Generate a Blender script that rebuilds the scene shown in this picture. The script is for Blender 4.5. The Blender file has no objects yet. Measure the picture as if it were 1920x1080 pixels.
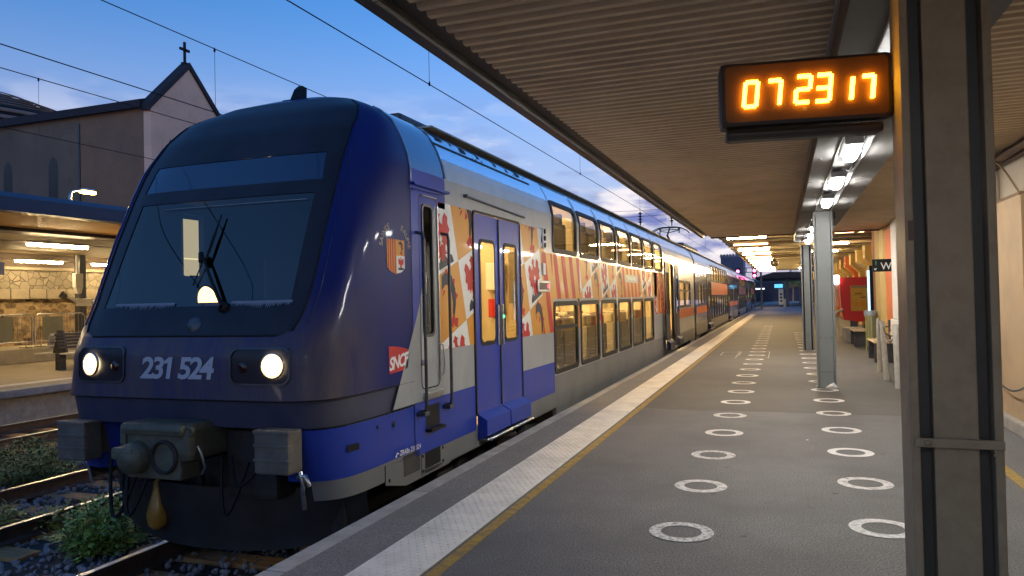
import bpy, bmesh, math, random
from math import sin, cos, pi, radians, sqrt, atan2
from mathutils import Vector, Matrix, noise as mnoise
random.seed(11)
SC = bpy.context.scene
COL = SC.collection

# ------------------------------------------------------------------ helpers
def lerp(a, b, t): return a + (b - a) * t
def ip(T, z):
    if z <= T[0][0]: return T[0][1]
    for (a, p), (b, q) in zip(T, T[1:]):
        if z <= b: return p + (q - p) * (z - a) / (b - a) if b > a else q
    return T[-1][1]

class MB:
    """collects geometry in world space, links it as ONE mesh object"""
    def __init__(s): s.v = []; s.f = []; s.sm = []
    def add(s, vs, fs, smooth=False):
        o = len(s.v); s.v += [tuple(p) for p in vs]
        for f in fs: s.f.append(tuple(o + i for i in f)); s.sm.append(smooth)
        return s
    def quad(s, a, b, c, d): return s.add([a, b, c, d], [(0, 1, 2, 3)])
    def poly(s, pts): return s.add(pts, [tuple(range(len(pts)))])
    def box(s, x0, x1, y0, y1, z0, z1, bev=0.0):
        x0, x1 = min(x0, x1), max(x0, x1); y0, y1 = min(y0, y1), max(y0, y1); z0, z1 = min(z0, z1), max(z0, z1)
        b = min(bev, (x1 - x0) * .49, (y1 - y0) * .49, (z1 - z0) * .49)
        if b <= 0:
            vs = [(x, y, z) for z in (z0, z1) for y in (y0, y1) for x in (x0, x1)]
            return s.add(vs, [(0, 2, 3, 1), (4, 5, 7, 6), (0, 1, 5, 4), (2, 6, 7, 3), (0, 4, 6, 2), (1, 3, 7, 5)])
        bm = bmesh.new(); bmesh.ops.create_cube(bm, size=1)
        for v in bm.verts:
            v.co = Vector((lerp(x0, x1, v.co.x + .5), lerp(y0, y1, v.co.y + .5), lerp(z0, z1, v.co.z + .5)))
        bmesh.ops.bevel(bm, geom=bm.edges[:], offset=b, segments=2, affect='EDGES', profile=.6)
        bm.verts.index_update()
        s.add([v.co for v in bm.verts], [[v.index for v in f.verts] for f in bm.faces]); bm.free(); return s
    def tube(s, pts, r, n=8, cap=True):
        pts = [Vector(p) for p in pts]; rs = r if isinstance(r, (list, tuple)) else [r] * len(pts)
        vs = []; up = None
        for i, p in enumerate(pts):
            d = (pts[min(i + 1, len(pts) - 1)] - pts[max(i - 1, 0)]).normalized()
            if up is None:
                up = Vector((0, 0, 1)) if abs(d.z) < .9 else Vector((1, 0, 0))
            a = d.cross(up).normalized(); b = a.cross(d).normalized(); up = b
            vs += [p + (a * cos(2 * pi * k / n) + b * sin(2 * pi * k / n)) * rs[i] for k in range(n)]
        fs = [(i * n + k, i * n + (k + 1) % n, (i + 1) * n + (k + 1) % n, (i + 1) * n + k) for i in range(len(pts) - 1) for k in range(n)]
        s.add(vs, fs, True)
        if cap:
            s.poly([vs[k] for k in range(n)][::-1]); s.poly([vs[(len(pts) - 1) * n + k] for k in range(n)])
        return s
    def lathe(s, prof, base, axis=(0, 0, 1), n=16):
        ax = Vector(axis).normalized(); u = ax.orthogonal().normalized(); w = ax.cross(u)
        vs = [Vector(base) + ax * h + (u * cos(2 * pi * k / n) + w * sin(2 * pi * k / n)) * r for r, h in prof for k in range(n)]
        fs = [(i * n + k, i * n + (k + 1) % n, (i + 1) * n + (k + 1) % n, (i + 1) * n + k) for i in range(len(prof) - 1) for k in range(n)]
        return s.add(vs, fs, True)
    def prism(s, pts, d):
        """polygon pts (3D) extruded by vector d"""
        n = len(pts); d = Vector(d); a = [Vector(p) for p in pts]; b = [p + d for p in a]
        return s.add(a + b, [tuple(range(n))[::-1], tuple(range(n, 2 * n))] + [(i, (i + 1) % n, n + (i + 1) % n, n + i) for i in range(n)])
    def ring(s, A, B):
        n = len(A)
        return s.add(list(A) + list(B), [(i, (i + 1) % n, n + (i + 1) % n, n + i) for i in range(n)])
    def grid(s, fn, us, vs_, smooth=True):
        P = [fn(u, v) for v in vs_ for u in us]; n = len(us)
        return s.add(P, [(j * n + i, j * n + i + 1, (j + 1) * n + i + 1, (j + 1) * n + i) for j in range(len(vs_) - 1) for i in range(n - 1)], smooth)
    def build(s, name, m, parent=None, label=None):
        me = bpy.data.meshes.new(name)
        off = wloc(parent) if parent else Vector((0, 0, 0))
        me.from_pydata([tuple(Vector(p) - off) for p in s.v], [], s.f)
        me.polygons.foreach_set('use_smooth', s.sm)
        bm = bmesh.new(); bm.from_mesh(me); bmesh.ops.recalc_face_normals(bm, faces=bm.faces[:]); bm.to_mesh(me); bm.free()
        me.update(); me.materials.append(m)
        o = bpy.data.objects.new(name, me); COL.objects.link(o)
        if parent: o.parent = parent
        if label: o['label'] = label
        return o

def wloc(o):
    v = Vector((0, 0, 0))
    while o: v += o.location; o = o.parent
    return v
def thing(name, label, cat, loc=(0, 0, 0), group=None):
    o = bpy.data.objects.new(name, None); COL.objects.link(o); o.location = loc
    o.empty_display_size = .1; o['label'] = label; o['category'] = cat
    if group: o['group'] = group
    return o
def tag(o, label, cat, group=None):
    o['label'] = label; o['category'] = cat
    if group: o['group'] = group
    return o
def struct(o, kind='structure'): o['kind'] = kind; return o
def copy_tree(o, loc, label, parent=None):
    c = o.copy(); COL.objects.link(c); c.location = loc; c['label'] = label
    for ch in list(o.children):
        d = ch.copy(); COL.objects.link(d); d.parent = c
        for g in list(ch.children):
            e = g.copy(); COL.objects.link(e); e.parent = d
    return c
ORD = ['nearest', 'second nearest', 'third nearest', 'fourth nearest', 'fifth nearest', 'sixth nearest', 'seventh nearest', 'eighth nearest', 'ninth nearest', 'tenth nearest', 'eleventh nearest', 'twelfth nearest', 'thirteenth nearest', 'fourteenth nearest', 'fifteenth nearest', 'sixteenth nearest', 'seventeenth nearest', 'eighteenth nearest', 'nineteenth nearest', 'twentieth nearest', 'twenty-first nearest', 'twenty-second nearest', 'twenty-third nearest', 'twenty-fourth nearest', 'twenty-fifth nearest', 'twenty-sixth nearest', 'twenty-seventh nearest', 'twenty-eighth nearest']

def rrect(a0, a1, b0, b1, r, k=4, sub=0):
    """rounded rectangle outline in (a,b); sub extra points per straight edge"""
    out = []
    C = [(a1 - r, b1 - r, 0), (a0 + r, b1 - r, pi / 2), (a0 + r, b0 + r, pi), (a1 - r, b0 + r, 1.5 * pi)]
    for ca, cb, t in C:
        seg = [(ca + r * cos(t + pi / 2 * i / k), cb + r * sin(t + pi / 2 * i / k)) for i in range(k + 1)]
        if sub and out:
            p, q = out[-1], seg[0]
            out += [(lerp(p[0], q[0], j / (sub + 1)), lerp(p[1], q[1], j / (sub + 1))) for j in range(1, sub + 1)]
        out += seg
    if sub:
        p, q = out[-1], out[0]
        out += [(lerp(p[0], q[0], j / (sub + 1)), lerp(p[1], q[1], j / (sub + 1))) for j in range(1, sub + 1)]
    return out

def clip(poly, a, b, c):
    """keep a*x+b*y<=c"""
    out = []
    for i in range(len(poly)):
        p, q = poly[i], poly[(i + 1) % len(poly)]
        dp, dq = a * p[0] + b * p[1] - c, a * q[0] + b * q[1] - c
        if dp <= 0: out.append(p)
        if dp * dq < 0:
            t = dp / (dp - dq); out.append((p[0] + t * (q[0] - p[0]), p[1] + t * (q[1] - p[1])))
    return out
def cliprect(poly, x0, x1, y0, y1):
    for a, b, c in ((-1, 0, -x0), (1, 0, x1), (0, -1, -y0), (0, 1, y1)):
        if len(poly) < 3: return []
        poly = clip(poly, a, b, c)
    return poly if len(poly) >= 3 else []

def text_mesh(s, fn, size=1.0, shear=0.0, bold=0.0, spacing=1.0, aspect=1.0):
    """2D text triangles; fn(u,v)->3D; returns (verts, faces)"""
    cu = bpy.data.curves.new('lettering', 'FONT'); cu.body = s; cu.size = size; cu.shear = shear; cu.offset = bold; cu.space_character = spacing
    cu.resolution_u = 4
    o = bpy.data.objects.new('lettering', cu); COL.objects.link(o)
    dg = bpy.context.evaluated_depsgraph_get(); dg.update()
    me = bpy.data.meshes.new_from_object(o.evaluated_get(dg))
    vs = [(v.co.x * aspect, v.co.y) for v in me.vertices]; fs = [tuple(p.vertices) for p in me.polygons]
    bpy.data.objects.remove(o); bpy.data.curves.remove(cu); bpy.data.meshes.remove(me)
    xs = [v[0] for v in vs]; x0, x1 = min(xs), max(xs)
    return [fn(v[0] - (x0 + x1) / 2, v[1]) for v in vs], fs, x1 - x0

# ------------------------------------------------------------------ materials
def nd(t, k, **kw):
    n = t.nodes.new(k)
    for a, b in kw.items(): setattr(n, a, b)
    return n
def M(name, col, rough=.5, metal=0., var=0., scale=4., bump=0., bscale=60., coat=0., spec=.5, dirt=None, dirtscale=1.5, dirtamt=.5, stretch=None):
    m = bpy.data.materials.new(name); m.use_nodes = True; t = m.node_tree; b = t.nodes['Principled BSDF']
    b.inputs['Base Color'].default_value = (*col, 1); b.inputs['Roughness'].default_value = rough; b.inputs['Metallic'].default_value = metal
    b.inputs['Specular IOR Level'].default_value = spec
    if coat: b.inputs['Coat Weight'].default_value = coat; b.inputs['Coat Roughness'].default_value = .06
    L = t.links.new; src = None
    if var or bump or dirt:
        tc = nd(t, 'ShaderNodeTexCoord'); vec = tc.outputs['Object']
        if stretch:
            mp = nd(t, 'ShaderNodeMapping'); mp.inputs['Scale'].default_value = stretch; L(vec, mp.inputs[0]); vec = mp.outputs[0]
    if var:
        n = nd(t, 'ShaderNodeTexNoise'); n.inputs['Scale'].default_value = scale; n.inputs['Detail'].default_value = 6; n.inputs['Roughness'].default_value = .65; L(vec, n.inputs['Vector'])
        r = nd(t, 'ShaderNodeValToRGB'); r.color_ramp.elements[0].position = .3; r.color_ramp.elements[1].position = .7
        r.color_ramp.elements[0].color = (*[c * (1 - var) for c in col], 1); r.color_ramp.elements[1].color = (*[min(1, c * (1 + var)) for c in col], 1)
        L(n.outputs['Fac'], r.inputs[0]); src = r.outputs[0]
        rr = nd(t, 'ShaderNodeMapRange'); rr.inputs['To Min'].default_value = max(.02, rough - .12 * min(1, rough * 2)); rr.inputs['To Max'].default_value = min(1, rough + .12)
        L(n.outputs['Fac'], rr.inputs[0]); L(rr.outputs[0], b.inputs['Roughness'])
    if dirt:
        n = nd(t, 'ShaderNodeTexNoise'); n.inputs['Scale'].default_value = dirtscale; n.inputs['Detail'].default_value = 8; n.inputs['Roughness'].default_value = .7; L(vec, n.inputs['Vector'])
        r = nd(t, 'ShaderNodeMapRange'); r.inputs['From Min'].default_value = .45; r.inputs['From Max'].default_value = .75; r.inputs['To Max'].default_value = dirtamt; L(n.outputs['Fac'], r.inputs[0])
        mx = nd(t, 'ShaderNodeMixRGB'); L(r.outputs[0], mx.inputs[0]); mx.inputs[1].default_value = (*col, 1); mx.inputs[2].default_value = (*dirt, 1)
        if src: L(src, mx.inputs[1])
        src = mx.outputs[0]
    if src: L(src, b.inputs['Base Color'])
    if bump:
        n = nd(t, 'ShaderNodeTexNoise'); n.inputs['Scale'].default_value = bscale; n.inputs['Detail'].default_value = 4; L(vec, n.inputs['Vector'])
        bp = nd(t, 'ShaderNodeBump'); bp.inputs['Strength'].default_value = bump; bp.inputs['Distance'].default_value = .02; L(n.outputs['Fac'], bp.inputs['Height']); L(bp.outputs[0], b.inputs['Normal'])
    return m
def EM(name, col, s):
    m = bpy.data.materials.new(name); m.use_nodes = True; t = m.node_tree; t.nodes.remove(t.nodes['Principled BSDF'])
    e = nd(t, 'ShaderNodeEmission'); e.inputs[0].default_value = (*col, 1); e.inputs[1].default_value = s
    t.links.new(e.outputs[0], t.nodes['Material Output'].inputs[0]); return m
def GLASS(name, tint, refl=(.9, .95, 1), ior=1.5, rough=.02):
    m = bpy.data.materials.new(name); m.use_nodes = True; t = m.node_tree; t.nodes.remove(t.nodes['Principled BSDF'])
    tr = nd(t, 'ShaderNodeBsdfTransparent'); tr.inputs[0].default_value = (*tint, 1)
    gl = nd(t, 'ShaderNodeBsdfGlossy'); gl.inputs[0].default_value = (*refl, 1); gl.inputs[1].default_value = rough
    fr = nd(t, 'ShaderNodeFresnel'); fr.inputs[0].default_value = ior
    mx = nd(t, 'ShaderNodeMixShader'); L = t.links.new
    L(fr.outputs[0], mx.inputs[0]); L(tr.outputs[0], mx.inputs[1]); L(gl.outputs[0], mx.inputs[2]); L(mx.outputs[0], t.nodes['Material Output'].inputs[0]); return m
def speckle(name, c0, c1, c2, fine=180., coarse=1.2, rough=.85, bump=.5, joints=None):
    m = bpy.data.materials.new(name); m.use_nodes = True; t = m.node_tree; b = t.nodes['Principled BSDF']; L = t.links.new
    tc = nd(t, 'ShaderNodeTexCoord')
    n1 = nd(t, 'ShaderNodeTexNoise'); n1.inputs['Scale'].default_value = fine; n1.inputs['Detail'].default_value = 3; L(tc.outputs['Object'], n1.inputs['Vector'])
    n2 = nd(t, 'ShaderNodeTexNoise'); n2.inputs['Scale'].default_value = coarse; n2.inputs['Detail'].default_value = 9; n2.inputs['Roughness'].default_value = .7; L(tc.outputs['Object'], n2.inputs['Vector'])
    r1 = nd(t, 'ShaderNodeValToRGB'); r1.color_ramp.elements[0].position = .36; r1.color_ramp.elements[1].position = .66; r1.color_ramp.elements[0].color = (*c0, 1); r1.color_ramp.elements[1].color = (*c1, 1); L(n1.outputs['Fac'], r1.inputs[0])
    r2 = nd(t, 'ShaderNodeMapRange'); r2.inputs['From Min'].default_value = .35; r2.inputs['From Max'].default_value = .7; r2.inputs['To Max'].default_value = .75; L(n2.outputs['Fac'], r2.inputs[0])
    mx = nd(t, 'ShaderNodeMixRGB'); L(r2.outputs[0], mx.inputs[0]); L(r1.outputs[0], mx.inputs[1]); mx.inputs[2].default_value = (*c2, 1)
    src = mx.outputs[0]
    if joints:                                                   # trodden gum spots and faint drip stains
        v = nd(t, 'ShaderNodeTexVoronoi'); v.inputs['Scale'].default_value = 2.4; L(tc.outputs['Object'], v.inputs['Vector'])
        g = nd(t, 'ShaderNodeMapRange'); g.inputs['From Min'].default_value = .05; g.inputs['From Max'].default_value = .075; g.inputs['To Min'].default_value = .7; g.inputs['To Max'].default_value = 0; L(v.outputs['Distance'], g.inputs[0])
        m2 = nd(t, 'ShaderNodeMixRGB'); L(g.outputs[0], m2.inputs[0]); L(src, m2.inputs[1]); m2.inputs[2].default_value = (.035, .034, .033, 1); src = m2.outputs[0]
        n3 = nd(t, 'ShaderNodeTexNoise'); n3.inputs['Scale'].default_value = 2.6; n3.inputs['Detail'].default_value = 7; n3.inputs['Roughness'].default_value = .75; L(tc.outputs['Object'], n3.inputs['Vector'])
        g3 = nd(t, 'ShaderNodeMapRange'); g3.inputs['From Min'].default_value = .60; g3.inputs['From Max'].default_value = .74; g3.inputs['To Max'].default_value = .55; L(n3.outputs['Fac'], g3.inputs[0])
        m3 = nd(t, 'ShaderNodeMixRGB'); L(g3.outputs[0], m3.inputs[0]); L(src, m3.inputs[1]); m3.inputs[2].default_value = (.05, .047, .044, 1); src = m3.outputs[0]
        rg = nd(t, 'ShaderNodeMapRange'); rg.inputs['To Min'].default_value = rough - .18; rg.inputs['To Max'].default_value = rough + .15; L(n2.outputs['Fac'], rg.inputs[0]); L(rg.outputs[0], b.inputs['Roughness'])
    else: b.inputs['Roughness'].default_value = rough
    L(src, b.inputs['Base Color'])
    bp = nd(t, 'ShaderNodeBump'); bp.inputs['Strength'].default_value = bump; bp.inputs['Distance'].default_value = .006; L(n1.outputs['Fac'], bp.inputs['Height']); L(bp.outputs[0], b.inputs['Normal'])
    return m
def stone(name, scale, ca, cb, mortar, stretch=(1, 1, 1), edge=.04, bump=.6):
    m = bpy.data.materials.new(name); m.use_nodes = True; t = m.node_tree; b = t.nodes['Principled BSDF']; L = t.links.new
    tc = nd(t, 'ShaderNodeTexCoord'); mp = nd(t, 'ShaderNodeMapping'); mp.inputs['Scale'].default_value = stretch; L(tc.outputs['Object'], mp.inputs[0])
    v = nd(t, 'ShaderNodeTexVoronoi'); v.inputs['Scale'].default_value = scale; L(mp.outputs[0], v.inputs['Vector'])
    e = nd(t, 'ShaderNodeTexVoronoi', feature='DISTANCE_TO_EDGE'); e.inputs['Scale'].default_value = scale; L(mp.outputs[0], e.inputs['Vector'])
    n = nd(t, 'ShaderNodeTexNoise'); n.inputs['Scale'].default_value = 9; n.inputs['Detail'].default_value = 8; L(tc.outputs['Object'], n.inputs['Vector'])
    sx = nd(t, 'ShaderNodeSeparateColor'); L(v.outputs['Color'], sx.inputs[0])
    ad = nd(t, 'ShaderNodeMath', operation='ADD'); L(sx.outputs[0], ad.inputs[0]); L(n.outputs['Fac'], ad.inputs[1])
    ml = nd(t, 'ShaderNodeMath', operation='MULTIPLY'); L(ad.outputs[0], ml.inputs[0]); ml.inputs[1].default_value = .5
    r = nd(t, 'ShaderNodeValToRGB'); r.color_ramp.elements[0].position = .25; r.color_ramp.elements[1].position = .75; r.color_ramp.elements[0].color = (*ca, 1); r.color_ramp.elements[1].color = (*cb, 1); L(ml.outputs[0], r.inputs[0])
    st = nd(t, 'ShaderNodeMapRange'); st.inputs['From Min'].default_value = edge * .5; st.inputs['From Max'].default_value = edge; L(e.outputs['Distance'], st.inputs[0])
    mx = nd(t, 'ShaderNodeMixRGB'); L(st.outputs[0], mx.inputs[0]); mx.inputs[1].default_value = (*mortar, 1); L(r.outputs[0], mx.inputs[2]); L(mx.outputs[0], b.inputs['Base Color'])
    b.inputs['Roughness'].default_value = .9
    bp = nd(t, 'ShaderNodeBump'); bp.inputs['Strength'].default_value = bump; bp.inputs['Distance'].default_value = .05; L(ml.outputs[0], bp.inputs['Height']); L(bp.outputs[0], b.inputs['Normal'])
    return m

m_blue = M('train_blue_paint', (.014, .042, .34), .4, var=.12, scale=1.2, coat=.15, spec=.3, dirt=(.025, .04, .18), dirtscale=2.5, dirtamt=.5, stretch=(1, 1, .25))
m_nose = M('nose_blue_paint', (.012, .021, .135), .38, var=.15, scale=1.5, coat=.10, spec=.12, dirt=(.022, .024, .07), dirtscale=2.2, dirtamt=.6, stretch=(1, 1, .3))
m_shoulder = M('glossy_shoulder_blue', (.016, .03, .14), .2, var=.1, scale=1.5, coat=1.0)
m_grey2 = M('canopy_reflection_grey', (.17, .155, .13), .22, var=.1, scale=1.5, coat=1.0, dirt=(.12, .10, .08), dirtscale=2, dirtamt=.4, stretch=(1, 1, .3))  # same coach grey, with the bronze canopy reflection put into the colour
def grime_glare_front(m):  # grime low on the front, with headlight glare put into the same tone
    t = m.node_tree; L = t.links.new; b = t.nodes['Principled BSDF']; src = b.inputs['Base Color'].links[0].from_socket
    tc = nd(t, 'ShaderNodeTexCoord'); sp = nd(t, 'ShaderNodeSeparateXYZ'); L(tc.outputs['Object'], sp.inputs[0])
    fs = []
    for o, a, c in ((sp.outputs[2], 2.35, 1.75), (sp.outputs[1], -12.2, -12.95)):
        r = nd(t, 'ShaderNodeMapRange', interpolation_type='SMOOTHSTEP'); L(o, r.inputs[0]); r.inputs[1].default_value = min(a, c); r.inputs[2].default_value = max(a, c); r.inputs[3].default_value = 1; r.inputs[4].default_value = 0; fs.append(r.outputs[0])
    n = nd(t, 'ShaderNodeTexNoise'); n.inputs['Scale'].default_value = 3.5; n.inputs['Detail'].default_value = 8; n.inputs['Roughness'].default_value = .7
    mp = nd(t, 'ShaderNodeMapping'); mp.inputs['Scale'].default_value = (1.6, 1, .35); L(tc.outputs['Object'], mp.inputs[0]); L(mp.outputs[0], n.inputs['Vector'])
    nr = nd(t, 'ShaderNodeMapRange'); nr.inputs['From Min'].default_value = .3; nr.inputs['From Max'].default_value = .62; nr.inputs['To Min'].default_value = .35; L(n.outputs['Fac'], nr.inputs[0])
    m1 = nd(t, 'ShaderNodeMath', operation='MULTIPLY'); L(fs[0], m1.inputs[0]); L(fs[1], m1.inputs[1]); m2 = nd(t, 'ShaderNodeMath', operation='MULTIPLY'); L(m1.outputs[0], m2.inputs[0]); L(nr.outputs[0], m2.inputs[1])
    mx = nd(t, 'ShaderNodeMixRGB'); L(m2.outputs[0], mx.inputs[0]); L(src, mx.inputs[1]); mx.inputs[2].default_value = (.10, .085, .095, 1); L(mx.outputs[0], b.inputs['Base Color'])
grime_glare_front(m_nose)
m_front = M('grime_glare_nose_paint', (.055, .052, .13), .5, var=.2, scale=2.5, coat=.1, spec=.25, dirt=(.12, .10, .09), dirtscale=2.5, dirtamt=.9, stretch=(1, 1, .35))
m_bumper = M('bumper_blue_paint', (.035, .04, .085), .6, var=.25, scale=3, dirt=(.06, .05, .045), dirtamt=.8)
m_grey = M('train_light_grey_paint', (.34, .36, .37), .35, var=.08, scale=1.5, coat=.4, dirt=(.2, .19, .17), dirtscale=2, dirtamt=.45, stretch=(1, 1, .3))
m_skirt = M('train_skirt_grey', (.17, .175, .175), .5, var=.15, scale=3, dirt=(.07, .06, .05), dirtamt=.6)
m_roof = M('train_roof_silver', (.72, .76, .82), .16, metal=.85, var=.06, scale=2, coat=.5)
m_black = M('black_gloss_mask', (.024, .022, .028), .34, var=.3, scale=3, coat=.06, spec=.2)
m_rubber = M('black_rubber', (.009, .009, .010), .6, spec=.25)
m_under = M('underframe_grime', (.022, .019, .016), .75, var=.4, scale=8, bump=.4, bscale=40)
m_coup = M('coupler_paint', (.085, .088, .062), .55, var=.35, scale=9, bump=.3, bscale=30)
m_buf = M('crash_absorber_grey', (.13, .115, .095), .7, var=.2, scale=8, dirt=(.05, .04, .03), dirtscale=5)
m_steel = M('brushed_steel', (.45, .46, .47), .3, metal=1, var=.15, scale=20)
m_dsteel = M('dark_steel', (.09, .09, .095), .45, metal=.7, var=.3, scale=12)
m_orange = M('livery_orange', (.66, .29, .03), .45, var=.06, coat=.12, spec=.3)
m_white = M('livery_white', (.74, .74, .70), .45, var=.05, coat=.12, spec=.3)
m_red = M('livery_red', (.50, .018, .016), .5, spec=.25)
m_navy = M('livery_navy', (.012, .016, .04), .5, spec=.25)
m_sncf = M('logo_red', (.55, .02, .025), .35, coat=.4)
m_paper = M('white_vinyl', (.72, .72, .72), .5)
m_number = M('grey_number_vinyl', (.42, .45, .52), .45)
m_cream = M('interior_cream', (.58, .50, .33), .6, var=.06)
m_seat = M('seat_fabric', (.045, .040, .036), .85, var=.3, scale=14)
m_seat2 = M('seat_fabric_pale', (.34, .29, .19), .8, var=.2, scale=14)
m_wood = M('seat_shell', (.45, .33, .17), .5)
g_win = GLASS('coach_window_glass', (.86, .84, .78))
g_dark = GLASS('windscreen_glass', (.62, .62, .58), (1, .80, .70), 1.95, .015)
g_lens = GLASS('lamp_lens_glass', (.92, .92, .9))
e_int = EM('coach_lamp_light', (1, .69, .32), 34)
e_head = EM('headlight_light', (1, .80, .45), 34); e_ring = EM('headlight_reflector_light', (1, .58, .22), 2.2)
e_top = EM('top_headlight_light', (1, .62, .26), 3.2)
e_led = EM('led_lamp_light', (1, .98, .93), 104)
e_tube = EM('warm_tube_light', (1, .72, .36), 105); e_strip = EM('warm_strip_light', (1, .74, .38), 78)
e_pink = EM('dim_tube_light', (1, .42, .18), 9)
e_digit = EM('amber_led', (1, .46, .025), 14)
e_green = EM('green_led', (.05, 1, .25), 4)
e_redl = EM('red_led', (1, .05, .08), 3)
e_sig = EM('red_signal_light', (1, .05, .22), 22)
e_street = EM('street_light', (1, .55, .10), 30)
e_screen = EM('screen_blue_light', (.12, .55, 1), .8)
m_asph = speckle('asphalt', (.045, .045, .045), (.21, .206, .20), (.082, .079, .076), 85, .8, .76, .8, True)
m_asphf = speckle('older_asphalt', (.048, .045, .041), (.135, .127, .114), (.074, .068, .06), 110, .45, .76, .5, True)
m_asph2 = speckle('edge_asphalt', (.085, .082, .078), (.30, .28, .26), (.14, .13, .12), 110, 1.6, .88, .8)
m_cope = M('coping_stone', (.36, .34, .31), .8, var=.2, scale=5, bump=.3, bscale=60, dirt=(.12, .11, .1), dirtscale=3)
m_tact = M('tactile_paving', (.72, .67, .58), .75, var=.12, scale=4, dirt=(.30, .27, .23), dirtscale=2.2, bump=.15, bscale=120)
m_yline = M('worn_yellow_paint', (.33, .205, .03), .75, var=.3, scale=12, dirt=(.09, .085, .08), dirtscale=14, dirtamt=.95)
m_ringworn = M('worn_white_road_paint', (.60, .59, .56), .75, var=.1, scale=8, dirt=(.10, .10, .10), dirtscale=30, dirtamt=1.6)
m_ringb = M('scuffed_white_road_paint', (.62, .61, .58), .72, var=.1, scale=11, dirt=(.13, .13, .13), dirtscale=15, dirtamt=1.2)
m_ringc = M('fresh_white_road_paint', (.68, .67, .64), .7, var=.06, scale=6, dirt=(.2, .2, .2), dirtscale=9, dirtamt=.6)
m_ring = M('white_road_paint', (.66, .65, .62), .7, var=.08, scale=8, dirt=(.12, .12, .12), dirtscale=22, dirtamt=.9)
m_ballast = speckle('ballast_ground', (.018, .016, .015), (.075, .068, .062), (.04, .035, .03), 26, 1.5, .95, 1.)
m_rock = M('ballast_stone', (.20, .19, .195), .85, var=.75, scale=2.6)
m_rail = M('rail_steel', (.09, .06, .045), .6, metal=.3, var=.3, scale=10)
m_railtop = M('polished_rail_head', (.52, .53, .55), .36, metal=1)
m_sleeper = M('timber_sleeper', (.40, .20, .075), .85, var=.45, scale=6, bump=.6, bscale=25, stretch=(.3, 3, 1))
m_soffit = M('corrugated_soffit', (.68, .54, .37), .5, var=.1, scale=1.3, dirt=(.38, .27, .17), dirtscale=1.1, dirtamt=.6)
m_fascia = M('dark_fascia', (.05, .045, .042), .5, var=.25, scale=3)
m_trim = M('brown_trim', (.12, .07, .045), .5, var=.2)
m_beam = M('white_painted_beam', (.36, .35, .335), .75, var=.08, scale=3, dirt=(.3, .26, .22), dirtscale=2.5)
m_flange = M('beam_flange_paint', (.17, .165, .16), .8, var=.08, scale=3, dirt=(.11, .1, .085), dirtscale=2.5)
m_chan = M('lamp_channel_grey', (.16, .15, .15), .6, var=.15)
m_col = M('steel_column_paint', (.20, .215, .215), .42, var=.1, scale=3, dirt=(.13, .12, .11), dirtscale=3, bump=.06, bscale=25)
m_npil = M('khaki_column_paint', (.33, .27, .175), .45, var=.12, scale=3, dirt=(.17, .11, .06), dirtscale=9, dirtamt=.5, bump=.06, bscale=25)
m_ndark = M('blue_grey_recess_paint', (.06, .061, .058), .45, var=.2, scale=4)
m_case = M('clock_casing', (.028, .018, .012), .45, var=.15, scale=8)
m_face = M('amber_glow_face', (.14, .055, .010), .45, spec=.2)  # amber glow of the digits put into the orange-brown face colour
# ------------------------------------------------------------------ camera
def setup_camera():
    F, yaw, pit, rol = 1395., radians(19.95), radians(.91), radians(1.29)
    f = Vector((-sin(yaw) * cos(pit), cos(yaw) * cos(pit), sin(pit))); r = Vector((cos(yaw), sin(yaw), 0)); d = f.cross(r)
    r2 = r * cos(rol) + d * sin(rol); d2 = -r * sin(rol) + d * cos(rol)
    cam = bpy.data.cameras.new('camera'); o = bpy.data.objects.new('camera', cam); COL.objects.link(o)
    cam.sensor_width = 36; cam.lens = F / 1920 * 36; cam.clip_start = .05; cam.clip_end = 3000
    m = Matrix((r2, -d2, -f)).transposed().to_4x4(); m.translation = (0, 0, 1.6); o.matrix_world = m
    SC.camera = o
setup_camera()

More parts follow.
